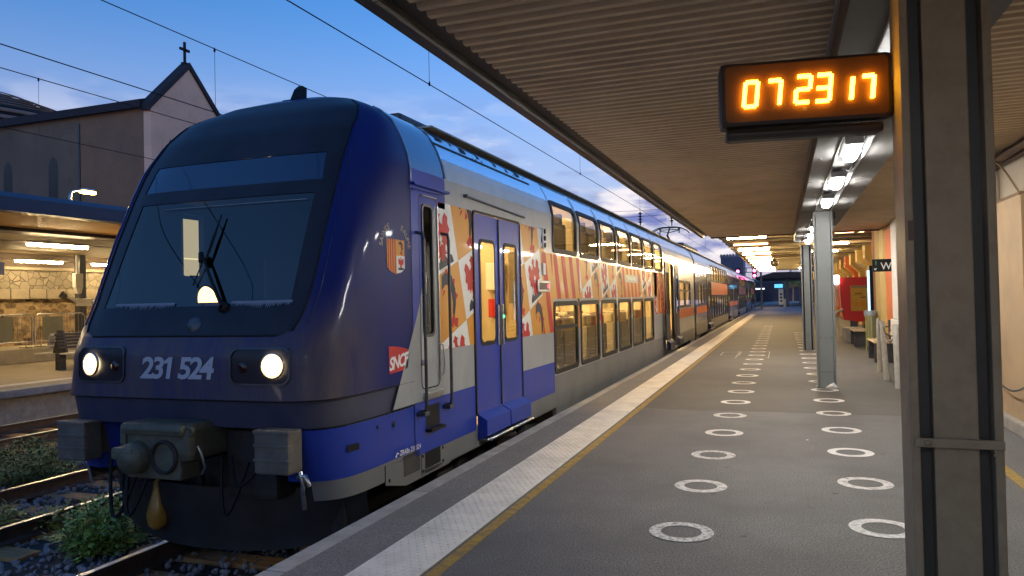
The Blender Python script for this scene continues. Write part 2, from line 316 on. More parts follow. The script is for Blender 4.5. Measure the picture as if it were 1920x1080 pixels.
# ------------------------------------------------------------------ sky, dawn before sunrise
SUN_EL, SUN_AZ = radians(2.0), radians(200)
def setup_world():
    w = bpy.data.worlds.new('World'); SC.world = w; w.use_nodes = True; t = w.node_tree; L = t.links.new
    bg = t.nodes['Background']; sky = nd(t, 'ShaderNodeTexSky', sky_type='NISHITA'); sky.sun_disc = False
    sky.sun_elevation = SUN_EL; sky.sun_rotation = SUN_AZ; sky.altitude = 20; sky.air_density = 1.0; sky.dust_density = .4; sky.ozone_density = 2.5
    tint = nd(t, 'ShaderNodeMixRGB', blend_type='MULTIPLY'); tint.inputs[0].default_value = 1; L(sky.outputs[0], tint.inputs[1]); tint.inputs[2].default_value = (*SKY_TINT, 1)
    tc = nd(t, 'ShaderNodeTexCoord'); sp = nd(t, 'ShaderNodeSeparateXYZ'); L(tc.outputs['Generated'], sp.inputs[0])
    mp = nd(t, 'ShaderNodeMapping'); mp.inputs['Scale'].default_value = (5, 5, 16); mp.inputs['Location'].default_value = (1.3, .4, .2); L(tc.outputs['Generated'], mp.inputs[0])
    def mathn(op, a, b):
        n = nd(t, 'ShaderNodeMath', operation=op)
        for i, x in enumerate((a, b)):
            if isinstance(x, (int, float)): n.inputs[i].default_value = x
            else: L(x, n.inputs[i])
        return n.outputs[0]
    def mrange(x, a, b, c=0., d=1.):
        n = nd(t, 'ShaderNodeMapRange', interpolation_type='SMOOTHSTEP'); L(x, n.inputs[0])
        for i, v in enumerate((a, b, c, d)): n.inputs[i + 1].default_value = v
        return n.outputs[0]
    n = nd(t, 'ShaderNodeTexNoise'); n.inputs['Scale'].default_value = 1.1; n.inputs['Detail'].default_value = 10; n.inputs['Roughness'].default_value = .58; L(mp.outputs[0], n.inputs['Vector'])
    n2 = nd(t, 'ShaderNodeTexNoise'); n2.inputs['Scale'].default_value = 2.6; n2.inputs['Detail'].default_value = 8; L(mp.outputs[0], n2.inputs['Vector'])
    # cloud cover: thick low on the horizon, thin veils above
    low = mrange(sp.outputs[2], .11, .29, 1, 0)
    cov = mathn('MULTIPLY', mrange(n.outputs['Fac'], .42, .58), low)
    haze = mrange(sp.outputs[2], .0, .40, .85, 0)                      # pale lavender air low down
    hz = nd(t, 'ShaderNodeMixRGB'); L(haze, hz.inputs[0]); L(tint.outputs[0], hz.inputs[1]); hz.inputs[2].default_value = (*HAZE_COL, 1)
    cc = nd(t, 'ShaderNodeMixRGB'); L(mrange(n2.outputs['Fac'], .42, .62), cc.inputs[0]); cc.inputs[1].default_value = (*CLOUD_DARK, 1); cc.inputs[2].default_value = (*CLOUD_LIT, 1)
    mx = nd(t, 'ShaderNodeMixRGB'); L(cov, mx.inputs[0]); L(hz.outputs[0], mx.inputs[1]); L(cc.outputs[0], mx.inputs[2])
    L(mx.outputs[0], bg.inputs[0]); bg.inputs[1].default_value = .1
    s = bpy.data.lights.new('sun', 'SUN'); s.energy = .12; s.angle = radians(10); s.color = (1, .8, .65); o = bpy.data.objects.new('sun', s); COL.objects.link(o)
    d = Vector((sin(SUN_AZ) * cos(SUN_EL), cos(SUN_AZ) * cos(SUN_EL), sin(SUN_EL))); o.rotation_euler = d.to_track_quat('Z', 'Y').to_euler()
SKY_TINT = (1.36, 2.42, 3.85); HAZE_COL = (3.2, 2.9, 4.0); CLOUD_DARK = (1.1, 1.3, 2.9); CLOUD_LIT = (5.2, 4.8, 4.9)
setup_world()
SC.view_settings.view_transform = 'Standard'; SC.view_settings.look = 'None'; SC.view_settings.exposure = 0.95; SC.view_settings.gamma = 1; SC.view_settings.use_curve_mapping = False
SC.cycles.use_denoising = True; SC.cycles.max_bounces = 6; SC.cycles.diffuse_bounces = 3; SC.cycles.glossy_bounces = 3; SC.cycles.transparent_max_bounces = 12; SC.cycles.sample_clamp_indirect = 6; SC.cycles.caustics_reflective = False; SC.cycles.caustics_refractive = False

# ------------------------------------------------------------------ ground, platform
ZB = -.76
def ground():
    b = MB(); b.box(-900, -2.975, -60, 1500, ZB - .4, ZB); struct(b.build('ground', m_ballast))
    b = MB(); b.box(-2.83, 2.6, -4, 10.72, -.9, 0); struct(b.build('platform', m_asph)); b = MB(); b.box(-2.83, 2.6, 10.72, 63, -.9, .0015); struct(b.build('platform_older_surface', m_asphf))
    b = MB(); b.box(-2.83, 9, 63.01, 160, -.9, -.012); struct(b.build('platform_end', M('grey_concrete_paving', (.16, .165, .17), .8, var=.1, scale=.5)))
    b = MB(); b.box(2.6, 60, -4, 63, -.9, -.02); struct(b.build('forecourt', m_asph))
    # coping stones along the edge
    b = MB(); y = -4.
    while y < 150:
        L_ = 1.93; b.box(-2.975, -2.832, y + .006, y + L_ - .006, -.18, .006, .006); y += L_
    b.box(-2.95, -2.835, -4, 150, -.9, -.181); struct(b.build('platform_coping', m_cope))
    b = MB(); b.box(-2.83, -2.46, -4, 63, -.05, .004); struct(b.build('edge_strip', m_asph2))
    # tactile paving slabs with studs
    b = MB(); y = -2.27
    while y < 62:
        b.box(-2.452, -2.035, y + .004, y + .996, -.03, .009, .003)
        y += 1.0
    studs = MB(); k = 0; y = 3.0
    while y < 13.5:
        for i in range(7):
            x = -2.452 + .035 + i * .0578 + (.0289 if k % 2 else -.0)
            if x > -2.06: continue
            pr = [(.0125, .009), (.011, .0125), (.006, .0142)]
            n = 6; vs = [(x + r * cos(2 * pi * q / n), y + r * sin(2 * pi * q / n), h) for r, h in pr for q in range(n)]
            studs.add(vs, [(j * n + q, j * n + (q + 1) % n, (j + 1) * n + (q + 1) % n, (j + 1) * n + q) for j in range(2) for q in range(n)] + [tuple(range(12, 18))])
        y += .05; k += 1
    b.add(studs.v, studs.f); struct(b.build('tactile_paving', m_tact))
    b = MB(); b.box(-2.005, -1.925, -4, 62, -.02, .004); struct(b.build('yellow_line', m_yline))
    b = MB(); b.box(1.76, 1.86, -4, 13.4, -.02, .004); struct(b.build('wall_yellow_line', m_yline))
    # utility covers set in the asphalt
    for nm, (x0, x1, y0, y1) in {'a': (-1.17, -.36, 19.6, 21.9), 'b': (-1.6, -1.1, 20.4, 21.6)}.items():
        b = MB(); w = .022
        b.box(x0, x1, y0, y0 + w, -.01, .004); b.box(x0, x1, y1 - w, y1, -.01, .004); b.box(x0, x0 + w, y0 + w, y1 - w, -.01, .004); b.box(x1 - w, x1, y0 + w, y1 - w, -.01, .004)
        tag(b.build('cover_frame', M('worn_pale_metal', (.34, .32, .28), .6)), {'a': 'larger pale rectangular frame of a service cover in the asphalt', 'b': 'smaller pale rectangular frame beside the larger service cover'}[nm], 'service cover')
ground()

def rings():
    def one(ph):
        b = MB(); n = 44
        b.ring([(.215 * cos(2 * pi * i / n), .215 * sin(2 * pi * i / n), .0045) for i in range(n)], [(.135 * cos(2 * pi * i / n), .135 * sin(2 * pi * i / n), .0045) for i in range(n)])
        return b.build('ring_marking', m_ring)
    src = None
    for side, x0, y0, n in (('L', -.685, 5.142, 28), ('R', .605, 5.587, 22)):
        for k in range(n):
            if side == 'R' and abs(y0 + 1.28 * k - 13.5) < .3: pass
            if src is None:
                o = src = one(0); DATA = [src.data.copy() for q in range(3)]
                for q, mm in enumerate((m_ring, m_ringb, m_ringc)): DATA[q].materials[0] = mm
            else: o = src.copy(); COL.objects.link(o)
            if side == 'L' and k in (0, 2): o.data = o.data.copy(); o.data.materials[0] = m_ringworn
            else: o.data = DATA[(k * 7 + (3 if side == 'R' else 0)) % 3]
            o.location = (x0 + random.uniform(-.012, .012), y0 + 1.28 * k + random.uniform(-.02, .02), 0); o.rotation_euler = (0, 0, random.uniform(0, 6.2))
            row = 'in the row beside the yellow line' if side == 'L' else 'in the row beside the columns'
            wear = ', scuffed and worn' if (side == 'L' and k in (0, 2)) else ''
            tag(o, f'white painted ring{wear}, {ORD[k]} {row}', 'ring marking', 'distancing rings painted on the platform')
rings()

# ------------------------------------------------------------------ near canopy
CZ = 3.2
def canopy():
    t = thing('platform_canopy', 'flat canopy with corrugated brown soffit over the near platform', 'canopy', (0, 8, CZ))
    b = MB(); per = .125; y = -4.; prof = [(0, 0), (.045, 0), (.062, .032), (.108, .032)]
    ys = []
    while y < 21.2:
        ys += [(y + a, CZ + c) for a, c in prof]; y += per
    ys.append((21.3, CZ))
    for x0, x1 in ((-1.83, .33), (1.06, 2.52)):
        P = [(x, yy, zz) for yy, zz in ys for x in (x0, x1)]
        b.add(P, [(2 * i, 2 * i + 1, 2 * i + 3, 2 * i + 2) for i in range(len(ys) - 1)])
    b.build('soffit', m_soffit, t)
    b = MB(); b.box(-2.08, 2.6, -4, 21.3, CZ + .06, CZ + .42); b.build('roof_deck', m_fascia, t)
    b = MB()   # dark edge trough along the track side and end fascia
    b.prism([(-2.085, -4, CZ), (-2.085, -4, CZ + .45), (-1.83, -4, CZ + .45), (-1.83, -4, CZ + .03), (-1.86, -4, CZ + .055), (-1.98, -4, CZ + .055), (-2.0, -4, CZ)], (0, 25.3, 0))
    b.build('edge_fascia', m_fascia, t)
    b = MB(); b.box(-1.82, .32, 21.22, 21.32, CZ - .03, CZ + .45); b.box(1.07, 2.55, 21.22, 21.32, CZ - .03, CZ + .45); b.build('end_fascia', m_trim, t)
    b = MB(); b.box(2.53, 2.6, -4, 21.2, CZ - .10, CZ + .05); b.tube([(2.47, -4, CZ - .05), (2.47, 21.2, CZ - .05)], .045, 8); b.build('wall_gutter', m_trim, t)
    # long beam over the columns: two flanges with the lamp channel between
    g = thing('canopy_beam', 'long white steel beam over the columns with a lamp channel', 'beam', (.69, 8, 2.97))
    b = MB()
    b.box(.335, .535, -4, 21.6, 2.97, 2.985); b.box(.81, 1.07, -4, 21.6, 2.97, 2.985)
    b.box(.535, .548, -4, 21.6, 2.962, 3.10); b.box(.797, .81, -4, 21.6, 2.962, 3.10)
    for y in (6.2, 9.9, 13.3, 17.5): b.box(.336, 1.069, y, y + .004, 2.966, 2.9695)
    for y, x in ((3.6, .43), (8.2, .40), (8.9, .46), (11.2, .44), (12.4, .97), (9.7, .93), (7.4, .99)): b.lathe([(.012, 0), (.009, -.008), (0, -.009)], (x, y, 2.9698), n=8)
    b.build('flange', m_flange, g)
    b = MB(); b.box(.33, .345, -4, 21.5, 2.986, CZ + .06); b.box(1.06, 1.075, -4, 21.5, 2.986, CZ + .06); b.build('web', m_trim, g)
    b = MB(); b.box(.312, .33, -4, 21.3, CZ - .06, CZ - .02); b.build('edge_trim', m_beam, g)
    b = MB(); b.box(.548, .797, -4, 21.6, 3.085, 3.10); b.build('channel', m_chan, g)
    b = MB()
    b.tube([(.79, 8.9, 3.05), (.775, 9.05, 2.985), (.76, 9.3, 2.99), (.74, 9.5, 3.04), (.78, 9.7, 3.06)], .008, 6); b.build('cable', m_rubber, g)
    # lamps
    def lamp():
        t = thing('canopy_lamp', '', 'lamp', (0, 0, 0), 'LED lamps in the canopy beam')
        b = MB(); b.box(-.085, .085, -.36, .36, -.005, .075, .02); b.build('housing', m_chan, t)
        o = rrect(-.06, .06, -.29, .29, .055, 5)
        b = MB(); n = len(o)
        P = [(a, c, -.006) for a, c in o] + [(a * .95, c * .99, -.055) for a, c in o] + [(a * .7, c * .93, -.070) for a, c in o]
        b.add(P, [(j * n + i, j * n + (i + 1) % n, (j + 1) * n + (i + 1) % n, (j + 1) * n + i) for j in range(2) for i in range(n)] + [tuple(range(2 * n, 3 * n))], True)
        b.build('diffuser', e_led, t); return t
    src = None
    spots = [(-1.6, 'behind the photographer'), (5.8, 'hidden by the clock'), (7.95, 'just below the clock, largest of the row'), (10.05, 'second below the clock'), (12.2, 'at the head of the second column'), (17.1, 'just beyond the second column'), (19.1, 'midway between the second and third columns'), (21.0, 'at the far end of the beam')]
    for y, w in spots:
        lb = f'white LED lamp in the beam channel, {w}'
        if src is None: src = lamp(); o = src; o['label'] = lb; o.location = (.672, y, 2.985)
        else: o = copy_tree(src, (.672, y, 2.985), lb)
canopy()

def column_parts(t, y, x, mats, w=.305, d=.30, top=2.97):
    mo, mi, mc = mats; h = w / 2
    def wob(b): return b
    b = MB(); b.box(x - h, x - h + .032, y - d / 2, y + d / 2, 0, top, .006); b.build('flange', mo, t)
    b = MB(); b.box(x + h - .032, x + h, y - d / 2, y + d / 2, 0, top, .006); b.build('flange', mo, t)
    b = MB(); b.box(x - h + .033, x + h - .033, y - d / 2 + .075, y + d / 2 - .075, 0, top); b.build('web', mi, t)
    b = MB(); b.box(x - mc[1], x + mc[1], y - d / 2 + .012, y + d / 2 - .012, 0.001, top - .001, .006); b.build('cover_plate', mc[0], t)
def columns():
    t = thing('steel_column', 'khaki steel column filling the right foreground with a clamp strap', 'column', (.62, 3.5, 0))
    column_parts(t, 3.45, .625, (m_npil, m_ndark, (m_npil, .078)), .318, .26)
    b = MB(); b.box(.475, .782, 3.300, 3.318, .985, 1.02, .003); b.box(.478, .50, 3.318, 3.6, .985, 1.02); b.lathe([(.012, 0), (.012, .012), (0, .014)], (.52, 3.3, 1.003), (0, -1, 0), 8); b.tube([(.745, 3.295, .985), (.75, 3.29, .97), (.74, 3.29, .965)], .005, 6); b.build('clamp_strap', m_npil, t)
    b = MB(); b.box(.477, .50, 3.3195, 3.3205, 1.80, 1.88); b.build('sticker', m_trim, t)
    t = thing('steel_column', 'grey green steel column with crumpled paper at its foot', 'column', (.66, 13.62, 0))
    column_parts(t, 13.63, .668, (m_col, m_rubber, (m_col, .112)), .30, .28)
    b = MB(); b.box(.50, .836, 13.46, 13.80, 0, .018, .004); b.build('base_plate', m_dsteel, t)
    b = MB()
    for z in (.86, 2.0): 
        for x in (.58, .755): b.lathe([(.008, 0), (.006, .006), (0, .007)], (x, 13.502, z), (0, -1, 0), 8)
    b.build('bolt', m_dsteel, t)
    b = MB(); b.box(.558, .778, 13.4995, 13.5005, .84, .845); b.box(.558, .778, 13.4995, 13.5005, .27, .277); b.build('seam', m_dsteel, t)
    b = MB(); b.box(.84, .87, 13.55, 13.63, 2.84, 2.95, .01); b.tube([(.855, 13.6, 2.85), (.85, 13.58, 2.74), (.84, 13.55, 2.72)], .008, 6); b.build('junction_box', m_rubber, t)
    t = thing('steel_column', 'third grey steel column, just before the canopy ends', 'column', (.66, 22.6, 0))
    column_parts(t, 22.6, .66, (m_col, m_rubber, (m_col, .075)), .29, .28, 2.96)
    # crumpled paper
    b = MB(); rnd = random.Random(4); P = []
    c = (.735, 13.42, .03)
    for i in range(40): P.append((c[0] + rnd.gauss(0, .045), c[1] + rnd.gauss(0, .022), max(.006, c[2] + rnd.gauss(.005, .022))))
    bm = bmesh.new()
    for p in P: bm.verts.new(p)
    bmesh.ops.convex_hull(bm, input=bm.verts[:]); bm.verts.index_update()
    keep = [v for v in bm.verts if v.link_faces]; ix = {v: i for i, v in enumerate(keep)}
    b.add([v.co + Vector((rnd.gauss(0, .006), rnd.gauss(0, .006), abs(rnd.gauss(0, .006)))) for v in keep], [[ix[v] for v in f.verts] for f in bm.faces]); bm.free()
    tag(b.build('paper_scrap', m_paper), 'crumpled white paper scrap at the foot of the second column', 'litter')
    b = MB(); b.box(.2, .225, 8.7, 8.712, .004, .008); tag(b.build('paper_flake', m_paper), 'tiny white flake lying on the asphalt between the ring rows', 'litter')
columns()

# ------------------------------------------------------------------ clock
def clock():
    t = thing('platform_clock', 'black digital clock showing 07 23 17 in amber', 'clock', (.468, 3.5, 2.27))
    x0, x1, z0, z1, yf = -.243, .468, 2.335, 2.622, 3.50
    b = MB(); b.box(x0, x1, yf, yf + .13, z0, z1, .028); b.build('casing', m_case, t)
    b = MB(); o = rrect(x0 + .022, x1 - .022, z0 + .02, z1 - .02, .022, 5); b.poly([(a, yf - .0015, c) for a, c in o]); b.build('face', m_face, t)
    b = MB(); b.box(x0 + .022, x1 - .035, yf + .02, yf + .12, z0 - .052, z0 - .004, .02); b.build('lower_housing', m_case, t)
    b = MB(); b.box(.44, .492, yf + .02, yf + .10, 2.36, 2.50, .006); b.build('bracket', m_dsteel, t)
    SEG = {'0': 'abcdef', '7': 'abc', '2': 'abged', '3': 'abgcd', '1': 'bc'}
    sh = .10
    def digit(ch, cx, W, Hh, zc):
        b = MB(); lines = {'a': ((0, 1), (1, 1)), 'd': ((0, 0), (1, 0)), 'g': ((0, .5), (1, .5)), 'b': ((1, 1), (1, .5)), 'c': ((1, .5), (1, 0)), 'e': ((0, .5), (0, 0)), 'f': ((0, 1), (0, .5))}
        for s in SEG[ch]:
            (ax, az), (bx, bz) = lines[s]; hor = az == bz; n = 6
            for k in range(n):
                f = (k + .5) / n; u = lerp(ax, bx, f); v = lerp(az, bz, f)
                z = zc + (v - .5) * Hh; x = cx + (u - .5) * W + (z - zc) * sh
                if hor: b.box(x - .0026, x + .0026, yf - .020, yf - .002, z - .0078, z + .0078, .002)
                else: b.box(x - .0078, x + .0078, yf - .020, yf - .002, z - .0026, z + .0026, .002)
        b.build('digit', e_digit, t)
    for a in (('0', -.114, .052, .106, 2.472), ('7', -.018, .052, .106, 2.472), ('2', .102, .056, .112, 2.478), ('3', .184, .056, .112, 2.478), ('1', .276, .046, .096, 2.468), ('7', .360, .046, .096, 2.468)): digit(*a)
    b = MB(); n = 16; b.ring([(.108 + .0075 * cos(2 * pi * i / n), yf - .002, 2.395 + .0075 * sin(2 * pi * i / n)) for i in range(n)], [(.108 + .0045 * cos(2 * pi * i / n), yf - .002, 2.395 + .0045 * sin(2 * pi * i / n)) for i in range(n)]); b.build('maker_mark', M('faded_mark', (.22, .18, .14)), t)
    t.rotation_euler = (0, 0, .155)
clock()
# ------------------------------------------------------------------ train geometry
TC = -4.64
WZ = [(-.6, 1.36), (-.1, 1.40), (2.86, 1.40), (3.0, 1.375), (3.17, 1.31), (3.33, 1.22), (3.43, 1.10), (3.52, .93), (3.6, .75), (3.67, .55), (3.72, .36), (3.75, .2), (3.77, .002)]
YF = [(-.4, 5.04), (.1, 4.89), (.6, 4.77), (.85, 4.71), (1.22, 4.715), (1.45, 4.82), (1.62, 4.92), (2.58, 5.33), (2.9, 5.48), (3.2, 5.67), (3.45, 5.92), (3.6, 6.13), (3.7, 6.38), (3.77, 6.62)]
NN = [(.85, 7.5), (1.1, 6.5), (2.2, 6), (2.58, 5), (2.9, 4.2), (3.1, 3.7), (3.3, 3.4), (3.6, 3.6), (3.77, 3.2)]
YR, YR2 = 6.2, 6.97
def hw(z): return ip(WZ, z)
def nose_p(p, z, inset=0., ext=0.):
    """p in [-2,2]: -1..1 across the front, beyond that back along the sides"""
    n = ip(NN, z); yf = ip(YF, z); D = max(YR - yf, .3); a, b = (abs(p), 1.) if abs(p) <= 1 else (1., max(0., 2 - abs(p)))
    N = (a ** n + b ** n) ** (1 / n); s = 1 if p >= 0 else -1
    return Vector((TC + s * (hw(z) - inset) * a / N, yf + inset + D * (1 - b / N), z))
def p_of(xo, z):
    q = min(abs(xo) / hw(z), .9999); lo, hi = 0., 2.; n = ip(NN, z)
    for _ in range(40):
        m = (lo + hi) / 2; a, b = (m, 1.) if m <= 1 else (1., 2 - m)
        if a / (a ** n + b ** n) ** (1 / n) < q: lo = m
        else: hi = m
    return lo if xo >= 0 else -lo
def front(xo, z, off=.004):
    n = ip(NN, z); yf = ip(YF, z); D = max(YR - yf, .3); q = min(abs(xo) / hw(z), .99999)
    return Vector((TC + xo, yf + D * (1 - (1 - q ** n) ** (1 / n)) - off, z))
def side(Y, z, off=.003, s=1): return Vector((TC + s * (hw(z) + off), Y, z))
def frange(a, b, n): return [lerp(a, b, i / n) for i in range(n + 1)]
def patch(b, z0, z1, pl, pr, nz, np_, inset=0.):
    """pl/pr: functions of z giving the p parameter of the left/right edge"""
    return b.grid(lambda u, v: nose_p(lerp(pl(v), pr(v), u), v, inset), frange(0, 1, np_), frange(z0, z1, nz))
XM = [(1.36, .97), (1.40, 1.06), (1.5, 1.10), (1.8, 1.12), (2.2, 1.115), (2.65, 1.11), (3.0, 1.09), (3.3, 1.05), (3.45, .98), (3.6, .73)]
def xm(z): return ip(XM, z)

def side_decal(b, pts, off=.003, s=1):
    b.poly([side(y, z, off, s) for y, z in pts])
def rect_decal(b, y0, y1, z0, z1, off=.003, s=1, nz=1):
    for i in range(nz):
        a, c = lerp(z0, z1, i / nz), lerp(z0, z1, (i + 1) / nz)
        side_decal(b, [(y0, a), (y1, a), (y1, c), (y0, c)], off, s)

def wall_mesh(b, s, Y0, Y1, holes, off=0., zlo=.0, zhi=3.77, cut=None):
    """one side (s=+1 platform side) with rectangular holes (y0,y1,z0,z1)"""
    ys = sorted(set([Y0, Y1] + [h[0] for h in holes] + [h[1] for h in holes] + ([cut[0]] if cut else [])))
    zs = set([zlo, zhi] + [h[2] for h in holes] + [h[3] for h in holes] + [z for z, _ in WZ if zlo < z < zhi] + [2.93, 3.08, 3.25, 3.38])
    zs = sorted(z for z in zs if zlo <= z <= zhi)
    for y0, y1 in zip(ys, ys[1:]):
        for z0, z1 in zip(zs, zs[1:]):
            yc, zc = (y0 + y1) / 2, (z0 + z1) / 2
            if any(h[0] < yc < h[1] and h[2] < zc < h[3] for h in holes): continue
            if cut and yc < cut[0] and zc > cut[1]: continue
            P = [side(y0, z0, off, s), side(y1, z0, off, s), side(y1, z1, off, s), side(y0, z1, off, s)]
            b.add(P, [(0, 1, 2, 3)], z0 >= 2.8)

def window(t, y0, y1, z0, z1, s=1, r=.07, fw=.062, mat=None, frame=None, bar=None, name='window'):
    o = rrect(y0 - .012, y1 + .012, z0 - .012, z1 + .012, r + .01, 4, 5); i = rrect(y0 + fw, y1 - fw, z0 + fw, z1 - fw, r * .8, 4, 5)
    b = MB()
    A = [side(y, z, .012, s) for y, z in o]; B = [side(y, z, .012, s) for y, z in i]
    b.ring(A, B); b.ring([side(y, z, -.004, s) for y, z in o], A); b.ring(B, [side(y, z, -.03, s) for y, z in i])
    if bar:
        for k in range(1): rect_decal(b, y0 + fw * .9, y1 - fw * .9, bar, bar + .055, .010, s)
    f = b.build(name, frame or m_rubber, t)
    b = MB(); n = 6
    b.grid(lambda u, v: side(u, v, -.004, s), [y0 + .01, y1 - .01], frange(z0 + .01, z1 - .01, n)); b.build('pane', mat or g_win, f)
    return f

from mathutils.geometry import tessellate_polygon
# heraldic shapes in a unit cell (u right, v up)
EAGLE = [(0, .98), (.06, .93), (.13, .90), (.07, .86), (.06, .78), (.16, .72), (.24, .84), (.33, .90), (.44, .80), (.40, .70), (.46, .58), (.38, .52), (.41, .40), (.30, .40), (.27, .30), (.19, .38), (.15, .28), (.22, .20), (.10, .22), (.07, .12)]
EAGLE = EAGLE + [(-x, y) for x, y in EAGLE[::-1][:-1]]
HILL = [(-.46, 0), (-.42, .12), (-.30, .20), (-.18, .11), (-.10, .22), (0, .30), (.10, .22), (.18, .11), (.30, .20), (.42, .12), (.46, 0)]
SCAR = [(-.12, .5), (0, .62), (.12, .5), (.04, .44), (.14, .34), (0, .40), (-.14, .34), (-.04, .44)]
def dolphin():
    cl = [(-.30, .80), (-.18, .93), (.02, .95), (.20, .84), (.28, .64), (.24, .42), (.12, .22), (.06, .06)]; wd = [.015, .10, .13, .135, .12, .09, .055, .02]
    L_, R_ = [], []
    for i, (x, y) in enumerate(cl):
        a = cl[max(0, i - 1)]; c = cl[min(len(cl) - 1, i + 1)]; dx, dy = c[0] - a[0], c[1] - a[1]; l = sqrt(dx * dx + dy * dy)
        L_.append((x - dy / l * wd[i], y + dx / l * wd[i])); R_.append((x + dy / l * wd[i], y - dx / l * wd[i]))
    body = L_ + R_[::-1]
    fins = [[(.30, .86), (.46, .84), (.37, .72)], [(.38, .60), (.52, .50), (.34, .45)], [(.05, .72), (-.08, .55), (.12, .58)], [(.14, .24), (-.16, .12), (-.02, -.02), (.08, .12)], [(.10, .16), (.34, .10), (.22, -.06), (.05, .02)], [(-.24, .78), (-.36, .66), (-.14, .74)], [(-.05, 1.08), (.10, 1.14), (.08, 1.0)]]
    return body, fins
DBODY, DFINS = dolphin()

def lozenges(t, regs, zr=(1.105, 2.61)):
    """orange and white lozenge livery clipped to rectangles (y0,y1,z0,z1[, slantstart])"""
    a = .73; sp = .70
    for R_ in regs:
        y0, y1, z0, z1 = R_[:4]; bo, bw, br, bn = MB(), MB(), MB(), MB()
        for i in range(-3, 22):
            for j in range(-18, 8):
                c = []
                for di, dj in ((0, -1), (1, -1), (1, 0), (0, 0)):
                    A = 7.25 + a * (i + di); k = 2.01 + sp * (j + dj)
                    z = (k + .35 * (A + .612 - 7.2)) / (1 + .105); y = A - .30 * (z - 2.04); c.append((y, z))
                pc = cliprect(c, y0, y1, z0, z1)
                if not pc: continue
                wht = (i + j) % 2 == 0
                side_decal(bw if wht else bo, pc, .003)
                cy = sum(p[0] for p in c) / 4; cz = sum(p[1] for p in c) / 4
                def pl(b, shp, off, ux, uy, cx=0., cv=.5):
                    q = [(cy + (u - cx) * ux - (v - cv) * uy * .30, cz + (v - cv) * uy + (u - cx) * ux * .30) for u, v in shp]
                    for tri in tessellate_polygon([[Vector((p[0], p[1], 0)) for p in q]]):
                        cc = cliprect([q[x] for x in tri], y0, y1, z0, z1)
                        if cc: side_decal(b, cc, off)
                if wht:
                    pl(bn, HILL, .0050, .50, .56); pl(br, EAGLE, .0056, .50, .58); pl(bw, SCAR, .0062, .30, .44)
                else:
                    pl(bn, DBODY, .0050, .42, .54)
                    for f in DFINS: pl(br, f, .0056, .42, .54)
        root = None
        for bb, nm, m in ((bo, 'orange_livery', m_orange), (bw, 'white_field', m_white), (br, 'red_emblem', m_red), (bn, 'dark_emblem', m_navy)):
            if bb.v:
                o = bb.build(nm if root else 'livery_panel', m, root or t)
                root = root or o
def stripes(t, regs):
    for y0, y1, z0, z1, st, off in regs:
        bo, br = MB(), MB()
        side_decal(bo, [(y0, z0), (y1, z0), (y1, z1), (y0, z1)], .0034)
        y = y0 - .5 + off
        while y < y1 + .6:
            q = [(y - .30 * (z0 - 2.04), z0), (y + st * .45 - .30 * (z0 - 2.04), z0), (y + st * .45 - .30 * (z1 - 2.04), z1), (y - .30 * (z1 - 2.04), z1)]
            c = cliprect(q, y0, y1, z0, z1)
            if c: side_decal(br, c, .0058)
            y += st
        p = bo.build('livery_panel', m_orange, t); br.build('red_stripe', m_red, p)

def shield(b_or, b_wh, b_rd, b_nv, fn):
    """coat of arms in unit box via fn(u,v,off)"""
    def sh(u0, u1): # outline between u0,u1 with curved foot
        bot = lambda u: .0 + .16 * (abs(u - .5) * 2) ** 3 - (.03 if abs(u - .5) < .08 else 0)
        us = frange(u0, u1, 8); return [(u0, 1)] + [(u, bot(u)) for u in us] + [(u1, 1)]
    b_or.poly([fn(u, v, .004) for u, v in sh(0, 1)])
    for k in range(4):
        u = .04 + k * .125; b_rd.poly([fn(a, c, .0055) for a, c in sh(u, u + .055)])
    b_wh.poly([fn(u, v, .005) for u, v in [(.52, .52)] + [(u, .0 + .16 * (abs(u - .5) * 2) ** 3) for u in frange(.52, 1, 6)] + [(1, .52)]])
    from mathutils.geometry import tessellate_polygon
    def pl(b, shp, ux, uy, cu, cv, off):
        q = [(cu + u * ux, cv + v * uy) for u, v in shp]
        for tri in tessellate_polygon([[Vector((p[0], p[1], 0)) for p in q]]): b.poly([fn(*q[x], off) for x in tri])
    pl(b_nv, DBODY, .34, .36, .76, .57, .0055)
    for f in DFINS: pl(b_rd, f, .34, .36, .76, .57, .006)
    pl(b_nv, HILL, .38, .40, .77, .10, .006); pl(b_rd, EAGLE, .36, .36, .77, .13, .0065)

def seat_mesh(y, x, z, fac, m):
    b = MB(); d = fac
    b.box(x - .46, x + .46, y - .04, y + .42 * d, z + .38, z + .48, .04)
    for k in (-.235, .235):
        b.box(x + k - .215, x + k + .215, y - .05 * d, y + .05 * d, z + .45, z + 1.02, .05)
        b.box(x + k - .16, x + k + .16, y - .055 * d, y + .035 * d, z + 1.0, z + 1.20, .05)
    b.box(x - .08, x + .08, y, y + .3 * d, z, z + .39)
    return b

